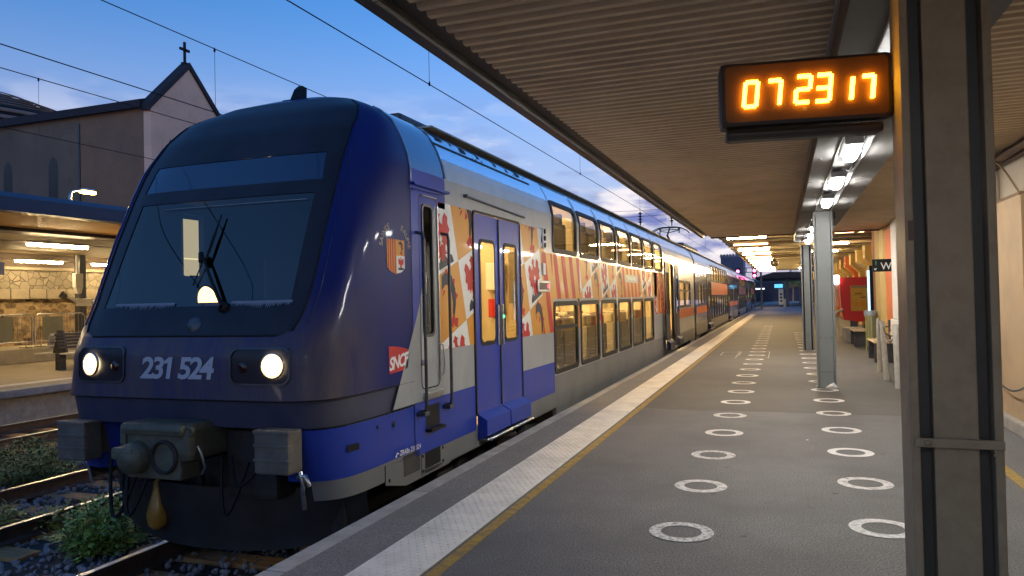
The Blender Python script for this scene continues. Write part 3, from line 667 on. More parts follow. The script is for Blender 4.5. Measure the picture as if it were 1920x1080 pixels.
def gangway_and_bogies(t, Y0, Y1, bog):
    for yb in bog:
        for s in (-1, 1):
            b = MB()
            b.box(TC + s * 1.08 - .06, TC + s * 1.08 + .06, yb - 1.7, yb + 1.7, -.36, -.16, .03)
            for dy in (-1.15, 1.15):
                b.box(TC + s * 1.08 - .12, TC + s * 1.08 + .12, yb + dy - .16, yb + dy + .16, -.42, -.12, .04)
                b.lathe([(.10, -.22), (.11, -.1), (.10, .1)], (TC + s * 1.16, yb + dy * .75, -.16), n=10)
            b.tube([(TC + s * 1.2, yb - .5, -.1), (TC + s * 1.2, yb + .5, -.2)], .05, 8); b.box(TC + s * 1.1 - .08, TC + s * 1.1 + .14, yb - .2, yb + .2, -.30, .02, .03)
            b.build('bogie_frame', m_under, t)
        for dy in (-1.15, 1.15):
            b = MB()
            for s in (-1, 1): b.lathe([(.0, -.06), (.42, -.06), (.46, -.05), (.46, .05), (.44, .06), (.0, .06)], (TC + s * .75, yb + dy, -.10), (1, 0, 0), 24)
            b.tube([(TC - .75, yb + dy, -.10), (TC + .75, yb + dy, -.10)], .08, 8); b.build('wheelset', m_dsteel, t)

def double_door(t, y0, y1, opened=False, zb=.2, zt=2.6, mat=None):
    ym = (y0 + y1) / 2
    for k, (a, c) in enumerate(((y0, ym - .012), (ym + .012, y1))):
        dx = .0; sh = 0.
        if opened: sh = (-.62 if k == 0 else .62); dx = .10
        def S(y, z, off): return side(y + sh, z, off + dx)
        b = MB(); wi = (lerp(a, c, .22), lerp(a, c, .80), 1.11, 2.28)
        o = rrect(a + .004, c - .004, .335, zt - .01, .04, 4, 3); i = rrect(*wi, .07, 4, 3)
        b.ring([S(y, z, .008) for y, z in o], [S(y, z, .008) for y, z in i]); b.ring([S(y, z, -.02) for y, z in o], [S(y, z, .008) for y, z in o])
        # outward bulge at the foot of the leaf
        pts = [(0, .335), (.115, .265), (.115, .09), (0, .04)]
        vs = [Vector((TC + 1.4 + .008 + dx + d, yy + sh, z)) for yy in (a + .006, c - .006) for d, z in pts]
        b.add(vs, [(0, 1, 5, 4), (1, 2, 6, 5), (2, 3, 7, 6), (0, 3, 2, 1), (4, 5, 6, 7)])
        leaf = b.build('door_leaf', mat or m_blue, t)
        b = MB(); o2 = rrect(wi[0] - .03, wi[1] + .03, wi[2] - .03, wi[3] + .03, .09, 4, 3); i2 = rrect(wi[0] + .012, wi[1] - .012, wi[2] + .012, wi[3] - .012, .06, 4, 3)
        b.ring([S(y, z, .014) for y, z in o2], [S(y, z, .014) for y, z in i2]); b.ring([S(y, z, .006) for y, z in o2], [S(y, z, .014) for y, z in o2]); b.build('window_frame', m_rubber, leaf)
        b = MB(); b.quad(S(wi[0], wi[2], .003), S(wi[1], wi[2], .003), S(wi[1], wi[3], .003), S(wi[0], wi[3], .003)); b.build('pane', g_win, leaf)
        hy = (c - .085 if k == 0 else a + .045)
        b = MB(); p = S(hy, 1.3, .008); b.box(p.x, p.x + .02, hy + sh, hy + sh + .045, 1.06, 1.55, .008); b.build('handle', m_steel, leaf)
        if k == 1 and not opened:
            b = MB(); b.lathe([(.018, 0), (.016, .008), (0, .009)], p + Vector((.02, .022, .10)), (1, 0, 0), 12); b.build('button', e_green, leaf)
        b = MB(); b.tube([Vector((TC + 1.4 + .11, a + .02, .075 - .03)), Vector((TC + 1.4 + .16, a + .06, .06)), Vector((TC + 1.4 + .16, c - .06, .06)), Vector((TC + 1.4 + .11, c - .02, .045))], .02, 8)
        b.box(TC + 1.36, TC + 1.56, a + .02, c - .02, .035, .06, .006); b.build('step', m_steel, t)
    b = MB()
    o = rrect(y0 - .03, y1 + .03, .30, zt + .02, .07, 4, 3); i = rrect(y0, y1, .33, zt - .01, .05, 4, 3)
    b.ring([side(y, z, .016) for y, z in o], [side(y, z, .016) for y, z in i]); b.ring([side(y, z, 0) for y, z in o], [side(y, z, .016) for y, z in o]); b.build('door_surround', m_rubber if not opened else m_dsteel, t)
    b = MB(); b.box(TC + 1.40, TC + 1.424, ym - .016, ym + .016, .34, zt - .03, .004)
    if not opened: b.build('door_seal', m_dsteel, t)

def coach(name_label, Y0, Y1, uw, lw, mids, doors, bogs, seats, cab=False, panto=None):
    m_body = m_grey if cab else m_grey2
    t = thing('railway_coach', name_label, 'railway coach', (TC, (Y0 + Y1) / 2, -.55), 'coaches of the double deck train')
    U = [(a, c, 2.31, 3.10) for a, c in uw]; Lw = [(a, c, .47, 1.55) for a, c in lw]; Md = [(a, c, 1.22, 2.12) for a, c in mids]
    D_ = [(a, c, .2, 2.6) for a, c, _ in doors]
    # near and far side walls with window openings
    hs = U + Lw + Md + D_ + ([(6.42, 6.64, 1.27, 2.54)] if cab else [])
    cut = (YR2, 2.86) if cab else None
    b = MB(); wall_mesh(b, 1, Y0, Y1, hs, 0, -.03, 3.08, cut); b.build('side_wall', m_body, t)
    b = MB(); wall_mesh(b, -1, Y0, Y1, U + Lw + Md + ([(6.28, 6.54, 1.27, 2.60)] if cab else []), 0, -.03, 3.08, cut); b.build('side_wall', m_body, t)
    b = MB(); ry = [YR2 if cab else Y0, Y1]
    zz = [3.08, 3.12, 3.17, 3.25, 3.33, 3.38, 3.43, 3.48, 3.52, 3.56, 3.6, 3.64, 3.67, 3.70, 3.72, 3.74, 3.755, 3.77]
    for s in (1, -1): b.grid(lambda u, v: side(u, v, .0, s), frange(ry[0], ry[1], 12), zz)
    b.build('roof', m_roof, t)
    # interior: lining, floors, lamps
    li = MB()
    for s in (1, -1): wall_mesh(li, s, (7.3 if cab else Y0 + .15), Y1 - .15, [(h[0] - .02, h[1] + .02, h[2] - .02, h[3] + .02) for h in U + Lw + Md + (D_ if s == 1 else [])], -.07, .06, 3.5)
    sec = (7.3 if cab else Y0 + .15)
    di = sorted(doors); dd = [(min(x[0] for x in lw) - .4, max(x[1] for x in lw) + .4)] if lw else []
    for a, c in dd:
        li.box(TC - 1.3, TC + 1.3, a, c, 1.70, 1.82)
    li.box(TC - 1.33, TC + 1.33, sec, Y1 - .15, .0, .07); li.box(TC - 1.1, TC + 1.1, sec, Y1 - .15, 3.5, 3.52)
    li.box(TC - 1.32, TC + 1.32, sec, sec + .04, .07, 3.05); li.box(TC - 1.32, TC + 1.32, Y1 - .2, Y1 - .16, .07, 3.05); li.box(TC - 1.0, TC + 1.0, sec, sec + .04, 3.05, 3.45); li.box(TC - 1.0, TC + 1.0, Y1 - .2, Y1 - .16, 3.05, 3.45)
    for a, c in dd:
        for y in (a, c): li.box(TC - 1.3, TC - .4, y - .03, y + .03, .07, 3.05); li.box(TC + .4, TC + 1.3, y - .03, y + .03, .07, 3.05)
    li.build('interior_lining', m_cream, t)
    b = MB(); lamps = []
    for a, c in dd:
        for s in (-.75, .75):
            b.box(TC + s - .06, TC + s + .06, a + .3, c - .3, 1.675, 1.698); b.box(TC + s - .06, TC + s + .06, a + .3, c - .3, 3.40, 3.43)
    segs = [(sec + .2, dd[0][0] - .2), (dd[0][1] + .2, Y1 - .4)] if dd else [(sec + .3, Y1 - .4)]
    for a, c in segs:
        if c - a > .5: b.box(TC - .08, TC + .08, a, c, 2.95, 2.98)
    b.build('ceiling_lamp', e_int, t)
    # seats
    for (ya, yb, z, nx) in seats:
        y = ya; k = 0
        while y < yb:
            for x in (TC + .82, TC - .82):
                seat_mesh(y, x, z, 1 if k % 2 == 0 else -1, None).build('seat', m_seat if (k + (z > 1)) % 3 else m_seat2, t)
            y += .79 if k % 2 else 1.55 - .79 + .0; k += 1
    # windows
    for a, c in uw: window(t, a, c, 2.31, 3.10, r=.09)
    for i, (a, c) in enumerate(lw): window(t, a, c, .47, 1.55, r=.09, bar=(1.13 if i == 0 else None))
    for a, c in mids: window(t, a, c, 1.22, 2.12, r=.08, bar=1.75)
    for h in U + Lw + Md:
        pass
    b = MB()
    for h in U + Lw + Md: b.grid(lambda u, v: side(u, v, -.002, -1), [h[0], h[1]], frange(h[2], h[3], 4))
    b.build('far_glazing', g_win, t)
    for a, c, op in doors: double_door(t, a, c, op, mat=m_blue if (cab and not op) else m_navy)
    # long glazing shoulder lines over the upper deck windows
    if uw:
        b = MB()
        for a, c in uw:
            for y in (a - .05, c + .05): b.grid(lambda u, v: side(u, v, .006, 1), [y - .012, y + .012], frange(2.9, 3.36, 5))
            b.grid(lambda u, v: side(u, v, .006, 1), frange(a - .03, c + .03, 2), [3.335, 3.352])
        b.build('window_joint', m_rubber, t)
    # underframe
    b = MB(); b.box(TC - 1.25, TC + 1.25, Y0 + (.9 if cab else .1), Y1 - .05, -.12, -.03); gaps = bogs
    y = Y0 + .5
    ends = sorted([(g - 1.9, g + 1.9) for g in bogs]); cur = Y0 + (1.2 if cab else .1); seg = []
    for a, c in ends:
        if a > cur: seg.append((cur, a))
        cur = max(cur, c)
    if cur < Y1: seg.append((cur, Y1 - .05))
    b.build('underframe', m_under, t)
    b = MB()
    for a, c in seg:
        for s in (1, -1): b.box(TC + s * 1.33, TC + s * 1.385, a, c, -.20, .12) if not (cab and a < 7) else None
    b.build('skirt', m_skirt, t)
    gangway_and_bogies(t, Y0, Y1, bogs)
    if Y1 < 98:
        b = MB(); b.box(TC - 1.1, TC + 1.1, Y1 - .02, Y1 + .42, .1, 3.35, .1); b.tube([(TC + 1.28, Y1 + .05, .0), (TC + 1.28, Y1 + .05, 3.0), (TC + 1.05, Y1 + .05, 3.4), (TC + .6, Y1 + .05, 3.6)], .06, 6); b.build('gangway', m_rubber, t)
    # lower blue band and grey sill
    return t
# ------------------------------------------------------------------ leading coach with the cab
m_streak = M('dried_streaks', (.22, .24, .29), .8)
def lead_coach():
    uw = [(10.76 + 1.585 * k, 10.76 + 1.585 * k + 1.40) for k in range(7)]; lw = [(10.74 + 1.565 * k, 10.74 + 1.565 * k + 1.37) for k in range(6)]
    mids = [(25.3, 26.8), (27.0, 28.5)]; doors = [(7.68, 9.22, False), (22.1, 23.8, True)]
    Y0, Y1 = YR, 29.75
    t = coach('blue nosed leading coach with lit headlights and heraldic livery', Y0, Y1, uw, lw, mids, doors, (8.9, 26.6), [(11.0, 20.2, .07, 2), (11.2, 21.6, 1.82, 2)], cab=True)
    full = lambda v: -2.; fr = lambda v: 2.
    # nose shell
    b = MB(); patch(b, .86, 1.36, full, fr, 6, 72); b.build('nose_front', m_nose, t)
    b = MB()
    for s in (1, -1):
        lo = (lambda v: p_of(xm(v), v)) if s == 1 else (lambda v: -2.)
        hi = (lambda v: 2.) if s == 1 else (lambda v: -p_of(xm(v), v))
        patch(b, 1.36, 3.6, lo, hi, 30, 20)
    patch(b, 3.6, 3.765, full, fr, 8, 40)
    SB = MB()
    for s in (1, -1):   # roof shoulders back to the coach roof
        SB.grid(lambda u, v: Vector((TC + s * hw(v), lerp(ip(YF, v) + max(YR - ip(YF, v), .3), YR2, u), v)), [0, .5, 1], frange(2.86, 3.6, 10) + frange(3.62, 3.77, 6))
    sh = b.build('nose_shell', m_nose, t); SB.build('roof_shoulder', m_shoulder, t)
    b = MB(); patch(b, .64, .86, full, fr, 3, 60, .022); b.grid(lambda u, v: nose_p(u, .86, v), frange(-2, 2, 60), [0, .022]); b.grid(lambda u, v: nose_p(u, .64, v), frange(-1.2, 1.2, 30), [.022, .3]); b.build('bumper', m_bumper, t)
    for s in (1, -1):
        b = MB()
        patch(b, .22, .632, (lambda v: p_of(.98, v)) if s == 1 else (lambda v: -2.), (lambda v: 2.) if s == 1 else (lambda v: -p_of(.98, v)), 5, 24, .004)
        b.grid(lambda u, v: nose_p(s * p_of(.98, u), u, v), frange(.22, .632, 4), [.004, .35]); b.build('valance', m_blue, t)
        b = MB()
        patch(b, .06, .22, (lambda v: p_of(1.16, v)) if s == 1 else (lambda v: -2.), (lambda v: 2.) if s == 1 else (lambda v: -p_of(1.16, v)), 2, 22, .006); b.build('lower_valance', m_skirt, t)
    # black mask and windscreen
    b = MB()
    pm = lambda v: p_of(xm(v), v); npm = lambda v: -p_of(xm(v), v)
    xg = lambda v: ip([(1.6, .975), (2.55, .945)], v); pg = lambda v: p_of(xg(v), v); npg = lambda v: -p_of(xg(v), v)
    xb = lambda v: .98 - (v - 2.66) * .15
    patch(b, 1.36, 1.605, npm, pm, 5, 30); patch(b, 1.605, 2.55, pg, pm, 12, 4); patch(b, 1.605, 2.55, npm, npg, 12, 4)
    patch(b, 2.55, 2.67, npm, pm, 2, 30); patch(b, 2.67, 2.93, lambda v: p_of(xb(v), v), pm, 3, 4); patch(b, 2.67, 2.93, npm, lambda v: -p_of(xb(v), v), 3, 4)
    patch(b, 2.93, 3.6, npm, pm, 12, 30); b.build('windscreen_mask', m_black, t)
    b = MB(); patch(b, 1.605, 2.55, npg, pg, 12, 24, .006); b.build('windscreen', g_dark, t)
    b = MB(); patch(b, 2.67, 2.93, lambda v: -p_of(xb(v), v), lambda v: p_of(xb(v), v), 4, 24, .006); b.build('upper_glazing', M('sky_reflection_glass', (.012, .022, .055), .08, coat=1), t)  # bluish reflection put into the colour of the dark glass band
    # seal lines
    b = MB()
    for s in (1, -1):
        b.tube([front(s * xm(z), z, .002) for z in frange(1.40, 3.55, 30)], .010, 6)
    b.tube([front(x, 1.365, .002) for x in frange(-.95, .95, 24)], .009, 6); b.build('mask_seal', m_rubber, t)
    for s in (1, -1):
        b = MB(); b.tube([nose_p(s * (p_of(xm(z), z) + .075), z) + Vector((0, -.002, 0)) for z in frange(1.46, 3.42, 30)], .007, 5); b.build('panel_seam', m_nose, t)
    b = MB(); b.tube([front(x, 2.49, .010) for x in frange(-.62, .90, 20)], .003, 4); b.build('glass_edge_line', m_steel, t)
    # light frost-like streaks along the foot of the windscreen
    rnd = random.Random(3)
    for x0, x1 in ((-.83, -.17), (.42, 1.0)):
        x = x0; b = MB()
        while x < x1 - .01:
            w = .018; f = sin(pi * (x - x0) / (x1 - x0)) ** .5
            b.add([front(x, 1.628, .006), front(x + w, 1.628, .006), front(x + w * .5, 1.618 - .045 * f * rnd.uniform(.2, 1), .006)], [(0, 1, 2)]); b.add([front(x, 1.628, .006), front(x + w, 1.628, .006), front(x + w, 1.640, .006), front(x, 1.640, .006)], [(0, 1, 2, 3)]); x += w
        b.build('windscreen_residue', m_streak, t)
    # headlamps
    for s, (x0, x1, z0, z1), hx in ((-1, (-1.06, -.50, .985, 1.285), -.88), (1, (.575, 1.10, .985, 1.275), .965)):
        o = rrect(x0, x1, z0, z1, .07, 5, 4); i = rrect(x0 + .014, x1 - .014, z0 + .014, z1 - .014, .06, 5, 4)
        b = MB(); A = [front(x, z, .014) for x, z in o]; B = [front(x, z, .014) for x, z in i]; b.ring(A, B); b.ring([front(x, z, -.005) for x, z in o], A)
        hl = b.build('headlight', m_dsteel, t)
        b = MB(); b.grid(lambda u, v: front(u, v, .006), frange(x0 + .012, x1 - .012, 12), frange(z0 + .012, z1 - .012, 4)); b.build('lamp_panel', m_black, hl)
        c = front(hx, 1.135, .008); ax = Vector((.12 * s, -1, .04))
        b = MB(); b.lathe([(.100, 0), (.104, .014), (.092, .018)], c, ax, 24); b.build('bezel', m_steel, hl)
        b = MB(); b.lathe([(.074, .014), (.066, .022), (.04, .028), (0, .030)], c, ax, 24); b.build('lens', e_head, hl)
        b = MB(); b.lathe([(.092, .012), (.074, .016)], c, ax, 24); b.build('reflector', e_ring, hl)
        b = MB(); b.lathe([(.045, 0), (.04, .006), (0, .008)], front(hx - s * .27, 1.12, .007), (0, -1, 0), 14); b.build('tail_lamp', M('unlit_red_lens', (.035, .008, .006), .2), hl)
    b = MB(); b.lathe([(.0, .0), (.002, -.1)], (0, 0, 0)); 
    c = Vector((TC + .105, 5.01, 1.635)); b = MB(); n = 14
    P = [c + Vector((.115 * cos(pi * k / n), -.03 * sin(pi * k / n), .14 * sin(pi * k / n))) for k in range(n + 1)]; b.poly(P); b.build('top_headlight', e_top, t)
    b = MB(); b.tube([p + Vector((0, -.005, 0)) for p in P], .008, 6); b.box(c.x - .13, c.x + .13, c.y - .04, c.y + .05, c.z - .03, c.z); b.build('top_headlight_housing', m_dsteel, t)
    # wiper
    b = MB(); b.tube([front(.36, 1.60, .03), front(.20, 1.80, .05), front(.02, 2.03, .05)], [.02, .016, .012], 6); b.tube([front(-.01, 2.06, .05), front(.02, 1.98, .05)], .022, 6)
    b.tube([front(.05, 1.98, .035), front(.06, 2.16, .035), front(.075, 2.40, .035)], [.010, .014, .006], 6); b.tube([front(.02, 2.0, .03), front(-.02, 1.78, .02)], .006, 5); b.lathe([(.05, 0), (.045, .03), (.02, .04)], front(.36, 1.59, .0), (0, -1, .3), 12); b.build('wiper', m_rubber, t)
    b = MB(); b.lathe([(.0, .02), (.05, .016), (.075, 0)], front(.12, 1.445, -.005), (0, -1, .3), 12); b.build('washer_cap', m_dsteel, t)
    # fleet number
    v, f, w = text_mesh('231 524', lambda u, vv: (u, vv), size=.238, shear=.16, bold=.0065, spacing=.82, aspect=1.14)
    nb = {}
    for q in f:
        for i in q: nb.setdefault(i, set()).update(q)
    for i in nb:
        if len(nb[i] | set().union(*[nb[k] for k in nb[i]])) == 4:      # the plain bar of the figure 1: give it its flag
            q = sorted(nb[i] | set().union(*[nb[k] for k in nb[i]]), key=lambda k: (v[k][1], v[k][0])); tl = v[q[2]]
            n0 = len(v); v = v + [(tl[0] + .005, tl[1]), (tl[0] + .002, tl[1] - .045), (tl[0] - .045, tl[1] - .055), (tl[0] - .042, tl[1] - .030)]; f = f + [(n0, n0 + 1, n0 + 2, n0 + 3)]; break
    b = MB(); b.add([front(.043 + u, 1.031 + vv, .006) for u, vv in v], f); b.build('fleet_number', m_number, t)
    # cab interior
    b = MB()
    b.box(TC - 1.3, TC + 1.25, 5.1, 7.25, .9, .95); b.box(TC - 1.28, TC + 1.28, 7.2, 7.26, .95, 3.0); b.box(TC - 1.2, TC + 1.2, 5.75, 7.2, 2.68, 2.72)
    for s in (1, -1):
        w0, w1 = (6.42, 6.64) if s == 1 else (6.26, 6.56)
        for a, c, z0, z1 in ((5.75, w0, .95, 2.7), (w1, 7.2, .95, 2.7), (w0, w1, .95, 1.27), (w0, w1, 2.6, 2.7)): b.box(TC + s * 1.335, TC + s * 1.35, a, c, z0, z1)
    b.prism([(TC - 1.15, 5.05, .95), (TC - 1.15, 5.06, 1.5), (TC - 1.15, 5.5, 1.48), (TC - 1.15, 5.75, 1.2), (TC - 1.15, 5.75, .95)], (2.3, 0, 0)); b.box(TC - .45, TC + .05, 6.4, 6.5, 1.3, 2.1, .05); b.box(TC - .45, TC + .05, 6.0, 6.5, 1.25, 1.38, .05)
    b.build('cab_interior', M('cab_lining_dark', (.03, .032, .035), .7), t)
    b = MB(); b.grid(lambda u, v: side(u, v, -.01, -1), [6.28, 6.54], frange(1.27, 2.60, 3)); b.build('far_cab_window', g_win, t)
    b = MB(); b.grid(lambda u, v: side(u, v, -.075, -1), [6.235, 6.455], frange(1.94, 2.54, 3)); b.build('added_cab_glow', EM('added_cab_glow_light', (.92, .78, .46), .42), t); b = MB(); b.grid(lambda u, v: side(u, v, -.078, -1), [6.235, 6.455], [2.11, 2.125]); b.build('added_glow_band', EM('added_glow_band_light', (1, .85, .45), .8), t)  # added glowing panel and brighter band inside the far window; no lamp there
    # cab door on the platform side
    window(t, 6.42, 6.64, 1.27, 2.54, r=.06, fw=.016, frame=m_dsteel, name='cab_door_window', mat=GLASS('cab_door_glass', (.12, .12, .12)))
    b = MB(); rect_decal(b, 6.425, 6.635, 1.83, 2.53, -.02); b.build('window_blind', M('grey_blind', (.24, .25, .24), .6), t)
    b = MB(); o = rrect(6.345, 6.755, .76, 2.63, .07, 4, 3); i = rrect(6.358, 6.742, .773, 2.617, .06, 4, 3); b.ring([side(y, z, .004) for y, z in o], [side(y, z, .004) for y, z in i]); b.build('cab_door_seam', m_rubber, t)
    b = MB(); b.tube([side(6.745, z, .012) for z in frange(.82, 2.55, 3)], .008, 6); b.tube([side(y, 2.625, .012) for y in (6.40, 6.72)], .008, 6); b.build('cab_door_edge', m_steel, t)
    for y, a, c in ((6.285, .56, 2.26), (6.845, .55, 2.29)):
        b = MB(); b.tube([side(y, a, .0), side(y, a + .02, .075), side(y, a + .08, .085), side(y, c - .08, .085), side(y, c - .02, .075), side(y, c, 0)], .016, 8); b.box(TC + 1.4, TC + 1.49, y - .05, y + .05, a - .03, a + .01, .008); b.build('grab_rail', m_dsteel, t)
    b = MB(); b.tube([side(6.72, 1.18, .01), side(6.74, 1.17, .05), side(6.755, 1.05, .055), side(6.755, .95, .055), side(6.74, .88, .05), side(6.72, .87, .01)], .009, 6); b.lathe([(.03, 0), (.028, .015), (.012, .02), (.012, .04)], side(6.39, 1.02, .004), (1, 0, 0), 12); b.box(TC + 1.43, TC + 1.445, 6.39, 6.49, 1.012, 1.028); b.tube([side(6.39, 1.9, .012), side(6.385, 1.88, .05), side(6.385, 1.68, .05), side(6.39, 1.66, .012)], .007, 6); b.build('cab_door_handle', m_steel, t)
    b = MB(); b.box(TC + 1.4, TC + 1.455, 6.38, 6.73, .665, .735, .01); b.build('cab_door_sill', m_steel, t)
    b = MB(); rect_decal(b, 6.42, 6.72, .39, .60, .0065); b.box(TC + 1.40, TC + 1.47, 6.41, 6.73, .355, .385); b.build('foothold', m_rubber, t)
    # paint areas on the platform side
    b = MB()
    rect_decal(b, 6.2, 6.95, 2.63, 2.86, .003); side_decal(b, [(6.20, 1.32), (6.33, 1.56), (6.69, 2.52), (6.95, 2.63), (6.2, 2.63)], .003)
    # keep the window opening clear: the opening lies above the slanted edge, so cut the field around it
    b = MB()
    rect_decal(b, 6.20, 6.95, 2.545, 2.86, .003)
    side_decal(b, [(6.20, 1.32), (6.33, 1.56), (6.412, 1.78), (6.412, 2.545), (6.20, 2.545)], .003)
    side_decal(b, [(6.648, 2.40), (6.70, 2.545), (6.648, 2.545)], .003)
    rect_decal(b, 6.20, 7.66, .16, .655, .003); rect_decal(b, 9.25, 10.72, .20, .468, .003); rect_decal(b, 9.25, 10.72, .468, .655, .003); 
    b.build('blue_livery', m_blue, t)
    b = MB(); side_decal(b, [(5.79, .655), (6.197, .655), (6.197, 1.33)], .004); b.build('grey_livery', m_grey, t)
    b = MB(); rect_decal(b, 6.20, 7.66, -.03, .16, .004); rect_decal(b, 9.3, 22, -.03, .2, .004); rect_decal(b, 10.74, 22, .2, .44, .004); rect_decal(b, 24, 29.7, -.03, .36, .004); b.build('sill_band', m_skirt, t)
    reg = [(6.775, 7.655, 1.115, 2.605), (9.255, 10.30, 1.105, 2.605), (12.3, 15.9, 1.60, 2.26), (17.9, 20.6, 1.60, 2.26), (20.15, 22.0, 1.12, 2.26)]
    for k in range(5): reg.append((lw[k][1] + .02, lw[k + 1][0] - .02, 1.12, 1.60))
    lozenges(t, reg)
    stripes(t, [(10.20, 10.715, 1.10, 2.28, .44, .1), (10.715, 12.3, 1.60, 2.28, .44, .165), (15.9, 17.9, 1.60, 2.26, .44, .1), (20.6, 22.0, 1.12, 2.26, .44, .1), (25.0, 29.6, .86, 1.16, .44, 0)])
    # fittings on the vestibule partition seen through the door glass
    for x0, x1, z0, z1, m, nm in ((.52, .80, 1.75, 2.15, m_paper, 'notice'), (.55, .78, 1.35, 1.62, m_red, 'notice'), (.88, 1.2, 1.55, 2.3, m_grey2, 'equipment_cabinet'), (.50, 1.25, .07, 1.0, m_navy, 'lower_partition'), (-.38, .38, .07, 2.1, m_dsteel, 'saloon_door')):
        b = MB(); b.box(TC + x0, TC + x1, 10.22, 10.30, z0, z1, .008); b.build(nm, m, t)
    for x, y in ((1.05, 8.45), (.4, 7.8), (.95, 9.6)): b = MB(); b.tube([(TC + x, y, .07), (TC + x, y, 2.9)], .02, 8); b.build('grab_pole', m_steel, t)
    # coat of arms, operator logo
    bo, bw, br, bn = MB(), MB(), MB(), MB()
    fn = lambda u, v, off: nose_side(lerp(5.735, 6.055, u), lerp(1.862, 2.163, v), off)
    shield(bo, bw, br, bn, fn)
    cs = bo.build('coat_of_arms', m_orange, t); bw.build('white_field', m_white, cs); br.build('red_charge', m_red, cs); bn.build('dark_charge', m_navy, cs)
    cx, cz, R_ = 5.895, 2.06, .235; bt = MB()
    for word, a0, a1 in (('SAINTE', 200, 128), ('BAUME', 52, -20)):
        for i, ch in enumerate(word):
            an = radians(lerp(a0, a1, i / (len(word) - 1)) if word == 'SAINTE' else lerp(a0, a1, i / (len(word) - 1)))
            if word == 'SAINTE': an = radians(lerp(168, 118, i / 5))
            else: an = radians(lerp(62, 12, i / 4))
            rx, rz = cx + R_ * cos(an), cz + (R_ - .02) * sin(an); th = an - pi / 2
            v, f, w = text_mesh(ch, lambda u, vv: nose_side(rx + u * cos(th) - vv * sin(th), rz + u * sin(th) + vv * cos(th), .004), size=.075)
            bt.add(v, f)
    bt.build('name_lettering', M('pale_gold_vinyl', (.42, .33, .2), .5), t)
    b = MB(); P = [(5.735, .975), (6.03, .99), (6.075, 1.0), (6.115, 1.165)] + [(lerp(6.115, 5.735, k / 8), 1.165 + .05 * sin(pi * .5 * (k / 8)) ) for k in range(1, 9)]
    b.poly([nose_side(y, z, .004) for y, z in P]); lg = b.build('operator_logo', m_sncf, t)
    v, f, w = text_mesh('SNCF', lambda u, vv: nose_side(5.915 + u, 1.022 + vv + u * .10, .006), size=.155, shear=.2, bold=.005, spacing=.86); b = MB(); b.add(v, f); b.build('lettering', m_paper, lg)
    # class and number on the sill
    v, f, w = text_mesh('ZRABx 231 524', lambda u, vv: side(6.09 + u, .232 + vv - u * .02, .0085), size=.062, shear=.15, bold=.001); b = MB(); b.add(v, f)
    b.poly([side(y, z, .0085) for y, z in ((5.80, .235), (5.83, .235), (5.845, .27), (5.83, .27))]); b.poly([side(y, z, .0085) for y, z in ((5.835, .275), (5.875, .26), (5.875, .252), (5.83, .266))]); b.build('coach_lettering', m_paper, t)
    b = MB(); v, f, w = text_mesh('Train Région Alpes', lambda u, vv: side(16.95 + u, 1.985 + vv, .008), size=.13, shear=.15, aspect=1.0)
    b2 = MB(); rect_decal(b2, 16.22, 17.72, 1.93, 2.10, .0068); pl = b2.build('name_plate', M('plate_grey_blue', (.22, .27, .28), .4), t); b.add(v, f); b.build('lettering', m_paper, pl)
    # small fittings beside the door
    b = MB(); b.box(TC + 1.404, TC + 1.43, 10.22, 10.33, 2.33, 2.63, .01); ld = b.build('indicator_lamp', m_paper, t)
    for k in range(3): b = MB(); b.lathe([(.042, 0), (.038, .012), (0, .016)], (TC + 1.43, 10.275, 2.38 + k * .10), (1, 0, 0), 12); b.build('lens', m_rubber, ld)
    b = MB(); b.box(TC + 1.404, TC + 1.425, 10.2, 10.32, 1.95, 2.12, .008)
    for k in range(5): b.box(TC + 1.425, TC + 1.428, 10.215, 10.305, 1.965 + k * .03, 1.978 + k * .03)
    b.build('vent_plate', m_paper, t)
    b = MB(); b.box(TC + 1.404, TC + 1.43, 9.92, 10.50, 1.70, 1.87, .01); dp = b.build('destination_display', m_steel, t)
    b = MB(); b.box(TC + 1.431, TC + 1.434, 9.99, 10.43, 1.735, 1.835); b.build('screen', M('display_screen', (.03, .01, .01), .2), dp); b = MB(); b.box(TC + 1.435, TC + 1.437, 10.36, 10.42, 1.76, 1.81); b.build('lit_symbol', e_redl, dp)
    # gutters
    b = MB(); b.box(TC + 1.40, TC + 1.45, 6.2, 6.98, 2.70, 2.725, .006); b.tube([side(6.2, 2.66, .02), side(6.86, 2.68, .02)], .008, 6); b.build('rain_gutter', m_blue, t)
    b = MB(); b.tube([side(7.45, 2.745, .02), side(9.42, 2.70, .02)], .014, 6); b.tube([side(7.45, 2.745, 0), side(7.45, 2.745, .045)], .02, 6); b.build('door_gutter', m_dsteel, t)
    # roof equipment panels: dark joints and vents on the shoulder
    b = MB()
    def strip(y0, y1, z0, z1, o=.006): b.grid(lambda u, v: side(u, v, o), frange(y0, y1, 4), frange(z0, z1, 4))
    strip(6.95, 10.1, 3.235, 3.262)
    for y in (6.96, 8.05, 8.15): strip(y, y + .035, 3.25, 3.70)
    for y0, y1, z0, z1 in ((7.12, 7.3, 3.32, 3.42), (7.75, 7.9, 3.29, 3.36), (8.25, 8.33, 3.31, 3.47), (8.82, 8.88, 3.30, 3.42), (9.25, 9.3, 3.29, 3.40), (9.62, 9.78, 3.30, 3.43), (9.93, 9.97, 3.31, 3.33), (8.36, 8.4, 3.28, 3.3), (7.5, 7.55, 3.33, 3.36), (9.5, 9.54, 3.29, 3.31)): strip(y0, y1, z0, z1, .007)
    y = 7.3
    while y < 10: strip(y, y + .10, 3.47, 3.57, .02); y += .19
    b.build('roof_vents', m_rubber, t)
    b = MB(); y = 7.0
